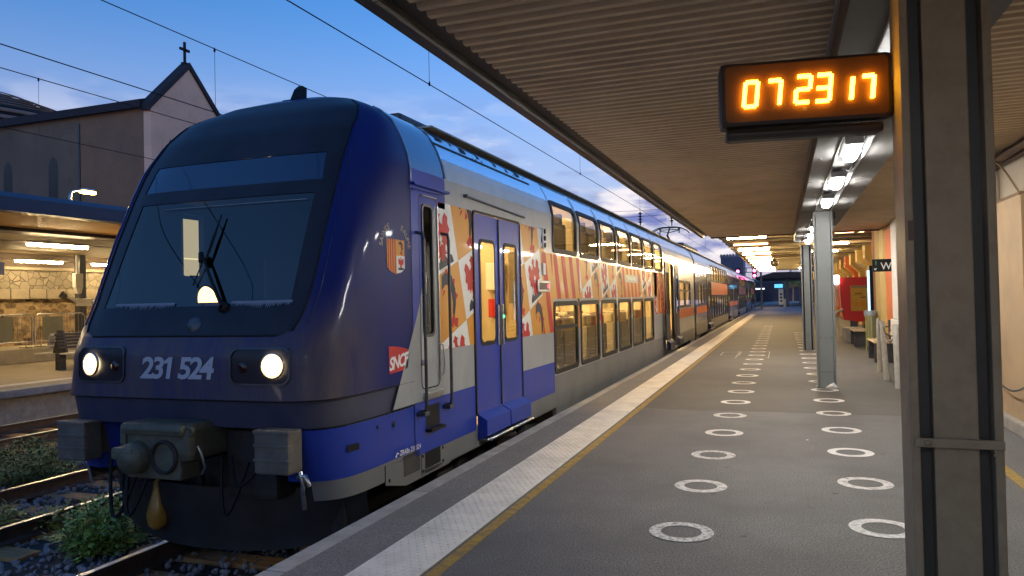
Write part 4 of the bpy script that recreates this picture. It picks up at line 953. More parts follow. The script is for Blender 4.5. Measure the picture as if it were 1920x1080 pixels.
    for x, y0, y1 in ((-.3, 7.3, 9.9), (.3, 7.3, 9.9)): b.box(TC + x - .25, TC + x + .25, y0 + .3, y1, 3.70, 3.795, .03)
    b.build('roof_equipment', m_dsteel, t)
    b = MB(); b.grid(lambda u, v: side(u, v, .005), [6.945, 6.985], frange(2.86, 3.7, 12)); b.build('shell_joint', m_dsteel, t)
    b = MB(); b.tube([side(6.2, z, .004) for z in frange(2.74, 3.0, 5)] + [Vector((TC + hw(z) + .004, ip(YF, z) + max(YR - ip(YF, z), .3), z)) for z in frange(3.02, 3.5, 14)], .009, 6); b.build('shell_edge', m_steel, t)
    # antenna
    b = MB(); c = Vector((TC + .0, 6.45, 3.64)); b.box(c.x - .13, c.x + .13, c.y - .10, c.y + .12, c.z - .01, c.z + .06, .015)
    b.prism([(c.x - .02, c.y - .11, c.z + .05), (c.x - .02, c.y + .10, c.z + .05), (c.x - .02, c.y + .11, c.z + .22), (c.x - .02, c.y + .03, c.z + .225), (c.x - .02, c.y - .04, c.z + .17)], (.05, 0, 0)); b.build('roof_antenna', m_rubber, t)
    # crash absorbers
    for s in (-1, 1):
        b = MB(); x0, x1 = (TC + .86, TC + 1.17) if s == 1 else (TC - 1.17, TC - .86)
        b.box(x0, x1, 4.62, 4.80, .33, .655, .02); b.box(x0 + .03, x1 - .06, 4.80, 5.3, .36, .62)
        for z in (.435, .545): b.box(x0 - .004, x1 + .004, 4.612, 4.66, z - .012, z + .012, .006)
        b.box(x0 - .006, x1 + .006, 4.615, 4.70, .63, .66, .008); b.build('crash_absorber', m_buf, t)
    # coupler
    b = MB(); b.box(TC - .29, TC + .25, 4.52, 4.74, .26, .62, .02)
    cp = b.build('coupler', m_coup, t)
    b = MB(); b.box(TC - .33, TC + .30, 4.48, 4.78, .60, .70, .045); b.box(TC - .34, TC - .28, 4.50, 4.72, .52, .64, .015); b.box(TC + .18, TC + .34, 4.52, 5.2, .40, .70, .06); b.lathe([(.04, 0), (.04, .02), (.02, .02), (.02, .005)], (TC + .33, 4.55, .64), (0, -1, 0), 12); b.build('hood', m_coup, cp)
    b = MB(); b.lathe([(.13, 0), (.12, .10), (.06, .13), (0, .135)], (TC - .17, 4.52, .43), (0, -1, 0), 20); b.box(TC - .32, TC - .10, 4.39, 4.52, .42, .52, .03); b.build('cone', m_coup, cp)
    b = MB(); b.lathe([(.135, 0), (.13, .025), (.11, .025), (.10, -.10), (0, -.10)], (TC + .10, 4.518, .44), (0, -1, 0), 20); b.build('cup', m_under, cp)
    b = MB(); b.box(TC - .12, TC + .12, 4.6, 5.6, .33, .55, .03); b.build('drawbar', m_under, cp)
    # recess and plough
    b = MB(); b.box(TC - 1.2, TC + 1.2, 5.30, 5.36, -.3, .66); b.box(TC - .9, TC + .9, 5.0, 5.34, .60, .63); b.box(TC + .35, TC + .85, 4.9, 5.3, .05, .6, .04); b.box(TC - .85, TC - .5, 4.95, 5.3, .1, .6, .04); b.build('coupler_recess', m_under, t)
    b = MB(); b.grid(lambda u, v: Vector((TC + u * 1.36, 4.98 + .42 * abs(u) ** 2 + .06 * (v < -.2), lerp(-.44 + .14 * abs(u) ** 3, .10, (v + .44) / .54))), frange(-1, 1, 16), [-.44, -.3, -.1, .1]); b.build('snow_plough', M('plough_black_paint', (.018, .018, .018), .5, var=.4, scale=4), t)
    def hose(pts, r=.015, m=m_rubber): b = MB(); b.tube(pts, r, 7); b.build('hose', m, t)
    def sag(x0, z0, x1, z1, d, y=4.85): return [(lerp(x0, x1, k / 9), y - .12 * sin(pi * k / 9), lerp(z0, z1, k / 9) - d * sin(pi * k / 9)) for k in range(10)]
    hose(sag(TC - .82, .40, TC - .50, .28, .48)); hose(sag(TC - .76, .42, TC - .58, .30, .31, 4.95), .018); hose(sag(TC - .62, .3, TC - .40, .22, .38), .016); hose(sag(TC + .36, .40, TC + .62, .36, .42)); hose(sag(TC + .46, .40, TC + .80, .42, .21), .012)
    b = MB(); b.tube([(TC + .35, 4.6, .52), (TC + .38, 4.6, .47), (TC + .40, 4.62, .36), (TC + .37, 4.62, .30)], .012, 6); b.tube([(TC + 1.20, 4.72, .34), (TC + 1.24, 4.70, .26), (TC + 1.22, 4.72, .20), (TC + 1.22, 4.74, .06)], .02, 6); b.tube([(TC + 1.18, 4.72, .30), (TC + 1.26, 4.70, .32), (TC + 1.28, 4.72, .24)], .018, 6); b.build('air_cock', m_steel, t)
    for x in (-.52, -.18):
        b = MB(); b.lathe([(.03, .30), (.035, .18), (.07, .06), (.092, -.03), (.08, -.12), (.04, -.16), (0, -.17)], (TC + x, 5.05 if x < -.3 else 5.2, -.16), n=18); b.build('sand_pipe_cover', M('yellow_enamel', (.36, .19, .03), .2, var=.15, dirt=(.1, .07, .03), dirtscale=6) if x < -.3 else m_under, t)
    # skirt box with grille behind the cab steps
    b = MB(); b.prism([(TC + 1.392, 5.64, .20), (TC + 1.392, 5.64, .03), (TC + 1.392, 6.0, -.055), (TC + 1.392, 6.92, -.05), (TC + 1.392, 7.1, .02), (TC + 1.392, 6.95, .16), (TC + 1.392, 6.3, .16)], (.012, 0, 0)); sb = b.build('skirt_box', m_skirt, t)
    b = MB()
    for k in range(12): b.box(TC + 1.4045, TC + 1.410, 5.96, 6.27, .035 + k * .0155, .041 + k * .0155)
    b.build('grille', m_rubber, sb)
    for y, z in ((6.34, .14), (6.34, .0), (6.78, .14), (6.78, .01), (5.70, .06)): b = MB(); b.lathe([(.018, 0), (.016, .004), (0, .004)], (TC + 1.404, y, z), (1, 0, 0), 8); b.build('bolt', m_rubber, sb)
    b = MB(); rect_decal(b, 6.38, 6.72, .01, .165, .0065); b.build('opening', m_rubber, sb); b = MB(); b.box(TC + 1.4045, TC + 1.407, 6.305, 6.312, -.04, .17); b.build('seam', m_rubber, sb)
    b = MB(); b.box(TC + 1.40, TC + 1.43, 6.38, 6.72, -.015, .005); b.build('foot_rung', m_steel, sb)
    b = MB(); rect_decal(b, 5.05, 5.23, .41, .47, .0); b = MB()
    b.lathe([(.028, 0), (.02, .004), (0, .004)], side(5.80, .53, .002), (1, 0, 0), 10); b.lathe([(.016, 0), (.012, .004), (0, .004)], side(5.52, .55, .002), (1, 0, 0), 8); b.build('jacking_point', m_rubber, t)
    b = MB(); b.poly([nose_side(y, z, .006) for y, z in ((5.10, .42), (5.24, .42), (5.24, .475), (5.10, .475))]); b.build('service_socket', m_rubber, t)
    # seam between bumper line and side
    b = MB(); b.tube([nose_p(p, .642, 0) for p in frange(.95, 2, 18)], .006, 5); b.tube([nose_p(p, .862, 0) for p in frange(-2, 2, 60)], .005, 5); b.build('panel_seam', m_rubber, t)
    return t
def nose_side(Y, z, off=.004):
    n = ip(NN, z); yf = ip(YF, z); D = max(YR - yf, .3); bq = min(max((YR - Y) / D, 0), 1)
    return Vector((TC + hw(z) * (1 - bq ** n) ** (1 / n) + off, Y, z))
lead_coach()

def other_coaches():
    def mk(lbl, Y0, Y1, panto):
        uw = [(Y0 + 7.2 + 1.585 * k, Y0 + 7.2 + 1.585 * k + 1.40) for k in range(7)]; lw = [(Y0 + 7.2 + 1.565 * k, Y0 + 7.2 + 1.565 * k + 1.37) for k in range(7)]
        mids = [(Y0 + 1.2, Y0 + 2.3), (Y0 + 2.5, Y0 + 3.6), (Y1 - 3.5, Y1 - 2.4), (Y1 - 2.2, Y1 - 1.1)]; doors = [(Y0 + 4.9, Y0 + 6.5, False), (Y1 - 5.5, Y1 - 3.9, False)]
        t = coach(lbl, Y0, Y1, uw, lw, mids, doors, (Y0 + 3.0, Y1 - 3.0), [(Y0 + 7.6, Y0 + 17.4, .07, 2)])
        stripes(t, [(Y0 + 7.2, Y0 + 18.4, 1.62, 2.26, .44, .1), (Y0 + .3, Y0 + 4.7, .86, 1.16, .44, 0), (Y1 - 3.7, Y1 - .3, .86, 1.16, .44, 0)])
        b = MB(); rect_decal(b, Y0 + .1, Y0 + 4.8, .0, .5, .003); rect_decal(b, Y0 + 6.6, Y1 - 5.6, .0, .45, .003); b.build('sill_band', m_skirt, t)
        if panto:
            y = 33.5; b = MB()
            b.box(TC - .55, TC + .55, y - .9, y + .9, 3.86, 3.90)
            for x in (-.45, .45):
                for dy in (-.7, .7): b.lathe([(.05, 0), (.08, .03), (.05, .05), (.08, .08), (.05, .1), (.04, .13)], (TC + x, y + dy, 3.74), n=8)
            b.tube([(TC, y + .8, 3.92), (TC, y - .75, 4.24)], .045, 8); b.tube([(TC, y - .75, 4.24), (TC - .0, y, 4.6)], .035, 8); b.tube([(TC - .12, y + .7, 3.95), (TC - .55, y + .05, 4.5)], .015, 6)
            for dy in (-.18, .18):
                b.tube([(TC - .85, y + dy, 4.38), (TC - .75, y + dy, 4.50), (TC - .5, y + dy, 4.62), (TC - .3, y + dy, 4.66), (TC + .3, y + dy, 4.66), (TC + .5, y + dy, 4.62), (TC + .75, y + dy, 4.50), (TC + .85, y + dy, 4.38)], .022, 6)
            for x in (-.42, .42): b.tube([(TC + x, y - .22, 4.58), (TC + x, y + .22, 4.58)], .03, 6); b.tube([(TC + x, y, 4.62), (TC + x, y, 4.40)], .025, 6)
            b.tube([(TC - .42, y, 4.56), (TC + .42, y, 4.56)], .02, 6); b.tube([(TC - .4, y, 4.50), (TC, y, 4.44), (TC + .4, y, 4.52)], .02, 6)
            b.build('pantograph', m_rubber, t)
            b = MB(); b.box(TC - .9, TC + .9, Y0 + .8, Y0 + 6, 3.62, 3.80, .06); b.build('roof_equipment', m_dsteel, t)
    mk('second coach of the train, carrying the raised pantograph', 30.2, 54.4, True)
    mk('third coach of the train, beyond the second gangway', 54.9, 79.1, False)
    mk('rearmost coach of the train, farthest along the platform', 79.6, 101.5, False)
other_coaches()
# ------------------------------------------------------------------ tracks, ballast, plants
def tracks():
    ZR = -.55
    names = {0: 'under the train', 1: 'on the middle track', 2: 'on the far track beside the opposite platform'}
    for k, xc in enumerate((TC, -8.1, -13.1)):
        for s, w in ((-.752, 'left'), (.752, 'right')):
            x = xc + s; t = thing('rail', f'{w} steel rail {names[k]}', 'rail', (x, 3, ZR - .17))
            b = MB(); b.prism([(x - .07, -10, ZR - .17), (x + .07, -10, ZR - .17), (x + .07, -10, ZR - .155), (x + .012, -10, ZR - .13), (x + .012, -10, ZR - .045), (x + .034, -10, ZR - .03), (x + .034, -10, ZR - .003), (x - .034, -10, ZR - .003), (x - .034, -10, ZR - .03), (x - .012, -10, ZR - .045), (x - .012, -10, ZR - .13), (x - .07, -10, ZR - .155)], (0, 220, 0)); b.build('web', m_rail, t)
            b = MB(); b.box(x - .031, x + .031, -10, 210, ZR - .003, ZR + .001); b.build('head', m_railtop, t)
    # sleepers near enough to be seen
    src = None; n = 0
    for k, xc in enumerate((TC, -8.1, -13.1)):
        for j in range(7 if k == 0 else 22):
            y = 2.6 + .6 * j + k * .1
            if src is None:
                b = MB(); b.box(-1.3, 1.3, -.13, .13, -.13, 0, .015); o = src = b.build('sleeper', m_sleeper)
            else: o = src.copy(); COL.objects.link(o)
            o.location = (xc, y, ZR - .172); o.rotation_euler = (0, 0, random.uniform(-.02, .02))
            tag(o, f'brown timber sleeper {names[k]}, {ORD[j]} to the camera', 'sleeper', 'timber sleepers under the tracks')
    # loose stones
    rnd = random.Random(8); b = MB(); base = []
    for q in range(6):
        bm = bmesh.new(); bmesh.ops.create_icosphere(bm, subdivisions=1, radius=1)
        for v in bm.verts: v.co *= rnd.uniform(.65, 1.15)
        bm.verts.index_update(); base.append(([v.co.copy() for v in bm.verts], [[v.index for v in f.verts] for f in bm.faces])); bm.free()
    for i in range(8500):
        x = rnd.uniform(-11.9, -3.05); y = 3.4 + rnd.random() ** 1.6 * 7.5
        if y > 6.2 and x > -6.2: continue
        r = rnd.uniform(.015, .042); vs, fs = rnd.choice(base); mr = Matrix.Rotation(rnd.uniform(0, 6), 3, 'Z') @ Matrix.Rotation(rnd.uniform(0, 6), 3, 'X')
        z = ZB + rnd.uniform(-.005, .03) + .05 * mnoise.noise(Vector((x * .9, y * .9, 0)))
        b.add([mr @ v * r + Vector((x, y, z)) for v in vs], fs)
    struct(b.build('ballast', m_rock), 'stuff')
tracks()

def leafy(name, label, cx, cy, z0, rx, ry, hh, n, col, seed, size=.035, cat='bush'):
    rnd = random.Random(seed); t = thing(name, label, cat, (cx, cy, z0))
    st = MB(); lf = MB()
    for k in range(max(10, n // 40)):
        a = rnd.uniform(0, 2 * pi); r = sqrt(rnd.random()); x = cx + rx * r * cos(a) * .75; y = cy + ry * r * sin(a) * .75
        h = hh * (1 - .55 * r * r) * rnd.uniform(.55, 1.12); bx, by = rnd.gauss(0, .10), rnd.gauss(0, .10)
        pts = [(x + bx * f * f, y + by * f * f, z0 + h * f) for f in (0, .35, .7, 1)]
        st.tube(pts, [.006, .005, .004, .002], 4, False)
        for j in range(40):
            f = rnd.uniform(.12, 1); px_, py_, pz = x + bx * f * f, y + by * f * f, z0 + h * f
            an = rnd.uniform(0, 2 * pi); out = rnd.uniform(.01, .07); l = size * rnd.uniform(.6, 1.4); w = l * rnd.uniform(.3, .45); el = rnd.uniform(-.4, .7)
            d = Vector((cos(an) * cos(el), sin(an) * cos(el), sin(el))); sd = d.cross(Vector((rnd.gauss(0, .3), rnd.gauss(0, .3), 1))).normalized() * w
            p = Vector((px_, py_, pz)) + d * out; q = p + d * l * 2
            lf.add([p, lerp(p, q, .45) + sd, q, lerp(p, q, .45) - sd], [(0, 1, 2, 3)])
    st.build('stem', M(name + '_stem', (.06, .05, .02), .8), t); lf.build('foliage', col, t); return t
m_leafA = M('bright_leaf', (.27, .38, .07), .5, var=.5, scale=14, spec=.4)
m_leafB = M('dark_leaf', (.14, .20, .055), .55, var=.5, scale=14)
m_leafC = M('yellow_leaf', (.36, .30, .06), .55, var=.5, scale=14)
leafy('weed_bush', 'bright green leafy weed clump beside the train coupler', -6.35, 5.55, ZB, .48, .48, .50, 3000, m_leafA, 1)
leafy('weed_bush', 'olive green weed clump left of the bright green one', -7.25, 5.95, ZB, .40, .40, .30, 1500, m_leafC, 2)
leafy('weed_bush', 'low yellowish weeds at the left picture edge between the rails', -8.0, 5.75, ZB, .35, .35, .24, 900, m_leafC, 5)
leafy('weed_bush', 'dark green leafy bush between the middle and far tracks', -9.9, 7.55, ZB, .60, .65, .42, 2600, m_leafB, 3)
leafy('weed_bush', 'smaller dark green bush right of the larger dark one', -9.6, 8.6, ZB, .45, .45, .36, 1400, m_leafB, 4)
leafy('weed_bush', 'sprawling dark green weeds beyond the middle track at the left edge', -10.9, 8.2, ZB, .7, .6, .45, 2200, m_leafB, 6)
leafy('weed_bush', 'thin brownish dry weed standing beside the middle rail', -7.5, 6.75, ZB, .15, .15, .42, 300, M('dry_leaf', (.10, .06, .03), .7, var=.3), 7, .02)

# ------------------------------------------------------------------ overhead line
def wire(label, x, zc, y0, y1, droppers, up, r=.007, sag=0.):
    t = thing('overhead_wire', label, 'overhead wire', (x, y0, zc))
    b = MB(); b.tube([(x, lerp(y0, y1, k / 24), zc + sag * (2 * k / 24 - 1) ** 2) for k in range(25)], r, 6); b.build('conductor', m_rubber, t)
    for y in droppers:
        b = MB(); b.tube([(x, y, zc), (x, y, zc + up)], .0035, 5); b.lathe([(.012, -.02), (.018, .0), (.012, .03), (.004, .05)], (x, y, zc if up > 0 else zc - .03), n=6); b.build('dropper', m_rubber, t)
wire('contact wire over the train with droppers rising above it', TC, 4.69, -5, 62, (9.53, 17.94, 26.2, 33.4, 41, 50), 1.0)
wire('carrying cable over the train high above the contact wire', TC, 5.69, -5, 62, (), 0)
wire('carrying cable over the middle track with a dropper left of the roof', -8.1, 5.56, -5, 62, (9.16, 17.5, 26), -.98)
wire('contact wire over the middle track crossing the church gable', -8.1, 4.575, -5, 62, (), 0)
wire('carrying cable over the far track at upper left with a dropper', -13.1, 5.98, -5, 62, (10.13, 18), -1.05, .009)
wire('contact wire over the far track passing in front of the church wall', -13.1, 4.91, -5, 62, (), 0, .007)
def headspan():
    t = thing('head_span', 'cross cables with hanging insulators spanning the tracks beyond the pantograph', 'cable span', (-6, 34, 5.4))
    b = MB(); b.tube([(-17, 34, 5.75), (-6, 34, 5.55), (6, 34, 5.75)], .008, 5); b.tube([(-17, 34, 5.45), (-6, 34, 5.28), (6, 34, 5.45)], .008, 5); b.build('cross_cable', m_rubber, t)
    for x, z0, n in ((-6.02, 5.50, 4), (-4.6, 5.22, 2), (-9.5, 5.4, 4), (-13.5, 5.4, 4)):
        b = MB(); pr = [(.03, 0)]
        for k in range(n): pr += [(.03, -.05 - .13 * k), (.12, -.09 - .13 * k), (.05, -.11 - .13 * k), (.03, -.14 - .13 * k)]
        pr += [(.02, -.20 - .13 * n)]; b.lathe(pr, (x, 34, z0), n=10); b.tube([(x, 34, z0 - .2 - .13 * n), (x, 34, 4.7)], .006, 5); b.build('insulator', m_rubber, t)
    b = MB()
    for s in (-.2, .2): b.box(-17 + s - .04, -17 + s + .04, 33.9, 34.1, 0, 7)
    b.box(-17.2, -16.8, 33.98, 34.02, 0, 7); b.build('mast', m_dsteel, t)
headspan()

# ------------------------------------------------------------------ far canopy with warm tubes
def canopy_far():
    m_conc = M('yellowed_concrete', (.40, .34, .22), .75, var=.12, scale=2, dirt=(.22, .17, .1), dirtscale=2.2)
    t = thing('ribbed_canopy', 'ribbed concrete canopy with rows of warm tubes beyond the near canopy', 'canopy', (.5, 42, 3.4))
    b = MB(); b.box(-2.0, 4.6, 21.6, 62.6, 3.72, 3.95); b.build('roof_slab', m_conc, t)
    for k in range(25):
        y = 22.5 + 1.65 * k; b = MB(); b.prism([(-2.08, y, 3.72), (-2.08, y, 3.60), (-1.7, y, 3.46), (4.5, y, 3.46), (4.5, y, 3.72)], (0, .32, 0)); b.build('rib', m_conc, t)
    # tubes hang under every second rib
    def tube(em):
        t = thing('tube_lamp', '', 'lamp', (0, 0, 0), 'warm tube lamps under the ribbed canopy')
        b = MB(); b.box(-.60, .60, -.05, .05, .02, .05); b.build('batten', m_beam, t)
        b = MB(); b.lathe([(0, -.585), (.03, -.58), (.03, .58), (0, .585)], (0, -.035, -.01), (1, 0, 0), 10); b.build('tube', em, t); return t
    A = tube(e_tube); Bp = tube(e_pink); usedA = usedB = False
    for k in range(12):
        y = 24.6 + 3.3 * k; dim = k in (1, 4, 11); lb = f'{"dim orange" if dim else "warm white"} tube lamp in the track side row, {ORD[k]} to the camera'
        loc = (-1.02, y, 3.40)
        if dim and not usedB: o = Bp; usedB = True; o.location = loc; o['label'] = lb
        elif not dim and not usedA: o = A; usedA = True; o.location = loc; o['label'] = lb
        else: o = copy_tree(Bp if dim else A, loc, lb)
    for k in range(7):
        y = 24.4 + 5.4 * k; dim = k == 0
        copy_tree(Bp if dim else A, (1.75, y, 3.42), f'{"dim orange" if dim else "warm white"} tube lamp in the wall side row, {ORD[k]} to the camera')
    # roof, post and shelter at the platform end
    t = thing('end_canopy', 'dark low canopy on one post at the far platform end', 'canopy', (.7, 104, 0))
    b = MB(); b.prism([(-3.2, 100, 3.75), (-1.0, 100, 4.35), (1.0, 100, 4.35), (7, 100, 3.9), (7, 100, 3.6), (-3.2, 100, 3.6)], (0, 25, 0)); b.build('roof', M('dark_brown_roof', (.06, .035, .025), .7, var=.3), t)
    b = MB(); b.box(.40, .80, 101.3, 101.7, -.012, 3.6); b.build('post', m_dsteel, t)
    t = thing('waiting_shelter', 'pale framed glass shelter beyond the dark canopy post', 'shelter', (3, 112, 0))
    b = MB(); b.prism([(1.0, 110, 2.45), (4.6, 110, 2.75), (4.6, 110, 2.6), (1.0, 110, 2.32)], (0, 4, 0)); b.build('roof', m_beam, t)
    b = MB()
    for x in (2.2, 4.4): b.box(x, x + .16, 110.2, 110.4, 0, 2.5)
    b.box(1.2, 4.5, 110.2, 110.3, .0, .25); b.build('frame', m_beam, t); b = MB(); b.box(2.5, 4.5, 113.5, 113.6, .1, 2.5); b.build('back_panel', M('red_brown_panel', (.12, .05, .04), .6), t)
    t = thing('departure_screen', 'small blue lit screen hanging at the platform end', 'screen', (-.4, 96, 2.5))
    b = MB(); b.box(-.95, .15, 95.9, 96.1, 2.25, 2.95, .03); b.build('case', m_rubber, t); b = MB(); b.box(-.88, .08, 95.88, 95.899, 2.33, 2.78); b.build('display', e_screen, t)
    b = MB(); b.tube([(-.4, 96, 2.95), (-.4, 96, 3.6)], .03, 6); b.build('hanger', m_dsteel, t)
    t = thing('dotted_sign', 'cream upright sign with black dots below the blue screen', 'sign', (-.15, 94, 0))
    b = MB(); b.box(-.42, .12, 94, 94.06, .3, 2.2, .02); b.build('panel', M('cream_panel', (.55, .52, .36), .6), t)
    for z in (.75, 1.15, 1.55): b = MB(); b.lathe([(.13, 0), (.12, .012), (0, .012)], (-.15, 94, z), (0, -1, 0), 14); b.build('dot', m_rubber, t)
    b = MB(); b.box(-.2, -.1, 94, 94.05, -.01, .3); b.build('leg', m_dsteel, t)
    tag(MB().box(.1, .38, 92, 92.3, -.012, 1.0, .02).build('control_cabinet', M('pale_cabinet', (.45, .42, .33), .6)), 'pale metal cabinet left of the dark canopy post', 'cabinet')
canopy_far()

# ------------------------------------------------------------------ far skyline and signals
def skyline():
    t = thing('apartment_tower', 'blue grey tower block with notched roofline beyond the train', 'building', (-12, 200, 0))
    b = MB(); b.box(-14.8, -9.2, 200, 212, 0, 11.6); b.build('wall', M('blue_grey_concrete', (.10, .11, .16), .8, var=.15, scale=.8), t)
    b = MB()
    for k in range(8): b.box(-14.9 + .75 * k, -14.9 + .75 * k + .38, 199.9, 205, 11.6, 12.15)
    b.box(-15, -9.1, 199.9, 212, 11.3, 11.58); b.build('parapet', M('pale_parapet', (.2, .2, .24), .8), t)
    t = thing('signal_gantry', 'signal gantry carrying magenta red lights over the tracks', 'signal', (-3.8, 84, 0))
    b = MB(); b.box(-6.5, -2.0, 84, 84.15, 4.42, 4.5); b.box(-6.5, -2.0, 84, 84.15, 3.95, 4.03)
    for k in range(7): b.box(-6.5 + .72 * k, -6.42 + .72 * k, 84, 84.1, 4.03, 4.42)
    b.box(-2.2, -2.0, 84, 84.2, -.7, 4.5); b.box(-6.6, -6.4, 84, 84.2, -.7, 4.5); b.build('frame', m_dsteel, t)
    for x, z, hz in ((-4.45, 4.12, 1), (-2.75, 4.15, 2)):
        b = MB(); b.box(x - .24, x + .24, 83.8, 83.98, z - .35 - .5 * (hz - 1), z + .35, .08); h = b.build('signal_head', m_rubber, t)
        for q in range(hz): b = MB(); b.lathe([(.15, 0), (.12, .05), (0, .06)], (x, 83.8, z - .55 * q), (0, -1, 0), 14); b.build('lens', e_sig, h)
    t = thing('low_building', 'dark low building in the gloom at the end of the line', 'building', (-2, 260, 0))
    b = MB(); b.box(-40, 12, 260, 275, -1, 5.5); b.build('wall', M('dusky_wall', (.035, .035, .05), .9, var=.4, scale=.3), t)
    b = MB(); b.box(-11, -9.5, 259.9, 260.02, 3.2, 3.6); b.box(-8.7, -5.5, 259.9, 260.02, 3.2, 3.6); b.build('window', EM('distant_window_light', (.8, .9, 1), 1.5), t)
    b = MB()
    P = []
    rnd = random.Random(2); xs = frange(-420, 260, 60)
    f = lambda x: 14 + 22 * math.exp(-((x + 220) / 150) ** 2) + 10 * math.exp(-((x - 60) / 60) ** 2) + 4 * mnoise.noise(Vector((x * .02, 3, 0)))
    b.grid(lambda u, v: Vector((u, 640 + 300 * v, -2 + (f(u) + 2) * (1 - (1 - v) ** 2) + 1.5 * mnoise.noise(Vector((u * .05, v * 3, 1))))), xs, frange(0, 1, 8)); struct(b.build('hills', M('dark_hillside', (.02, .024, .03), .95, var=.4, scale=.05)))
    b = MB(); g = lambda a: 75 + 30 * sin(a * 2.3) + 16 * mnoise.noise(Vector((a * 4, 7, 0)))
    b.grid(lambda a, v: Vector(((330 + 260 * v) * cos(a), (330 + 260 * v) * sin(a), -3 + g(a) * (1 - (1 - v) ** 2) + 3 * mnoise.noise(Vector((a * 9, v * 3, 1))))), frange(radians(150), radians(390), 70), frange(0, 1, 8)); struct(b.build('hills', M('dark_wooded_hillside', (.018, .022, .022), .95, var=.4, scale=.05)))
    for i, (x, y, h) in enumerate(((-16, 150, 5), (-9, 190, 4.5), (3, 240, 8))):
        t = leaf_tree(x, y, h, i, ['dark tree behind the last coach', 'dark tree below the tower block', 'dark tree beyond the platform end'][i])
def leaf_tree(x, y, h, seed, label):
    rnd = random.Random(20 + seed); t = thing('tree', label, 'tree', (x, y, -.7)); b = MB(); b.tube([(x, y, -.7), (x + .1, y, h * .35), (x, y, h * .7)], [.2, .16, .06], 8)
    for k in range(6): a = rnd.uniform(0, 6.28); b.tube([(x, y, h * .4), (x + cos(a) * h * .25, y + sin(a) * h * .25, h * rnd.uniform(.55, .85))], [.08, .03], 5)
    b.build('trunk', m_sleeper, t); b = MB()
    for i in range(1500):
        a = rnd.uniform(0, 6.28); e = rnd.uniform(-.6, 1.5); r = h * .38 * rnd.random() ** .4 * (1 + .3 * sin(3 * a + seed)); p = Vector((x + r * cos(a) * cos(e), y + r * sin(a) * cos(e), h * .62 + r * sin(e)))
        d = Vector((rnd.gauss(0, 1), rnd.gauss(0, 1), rnd.gauss(0, 1))).normalized(); s = d.orthogonal().normalized() * .12; b.add([p, p + d * .2 + s, p + d * .45, p + d * .2 - s], [(0, 1, 2, 3)])
    b.build('crown', m_leafB, t); return t
skyline()
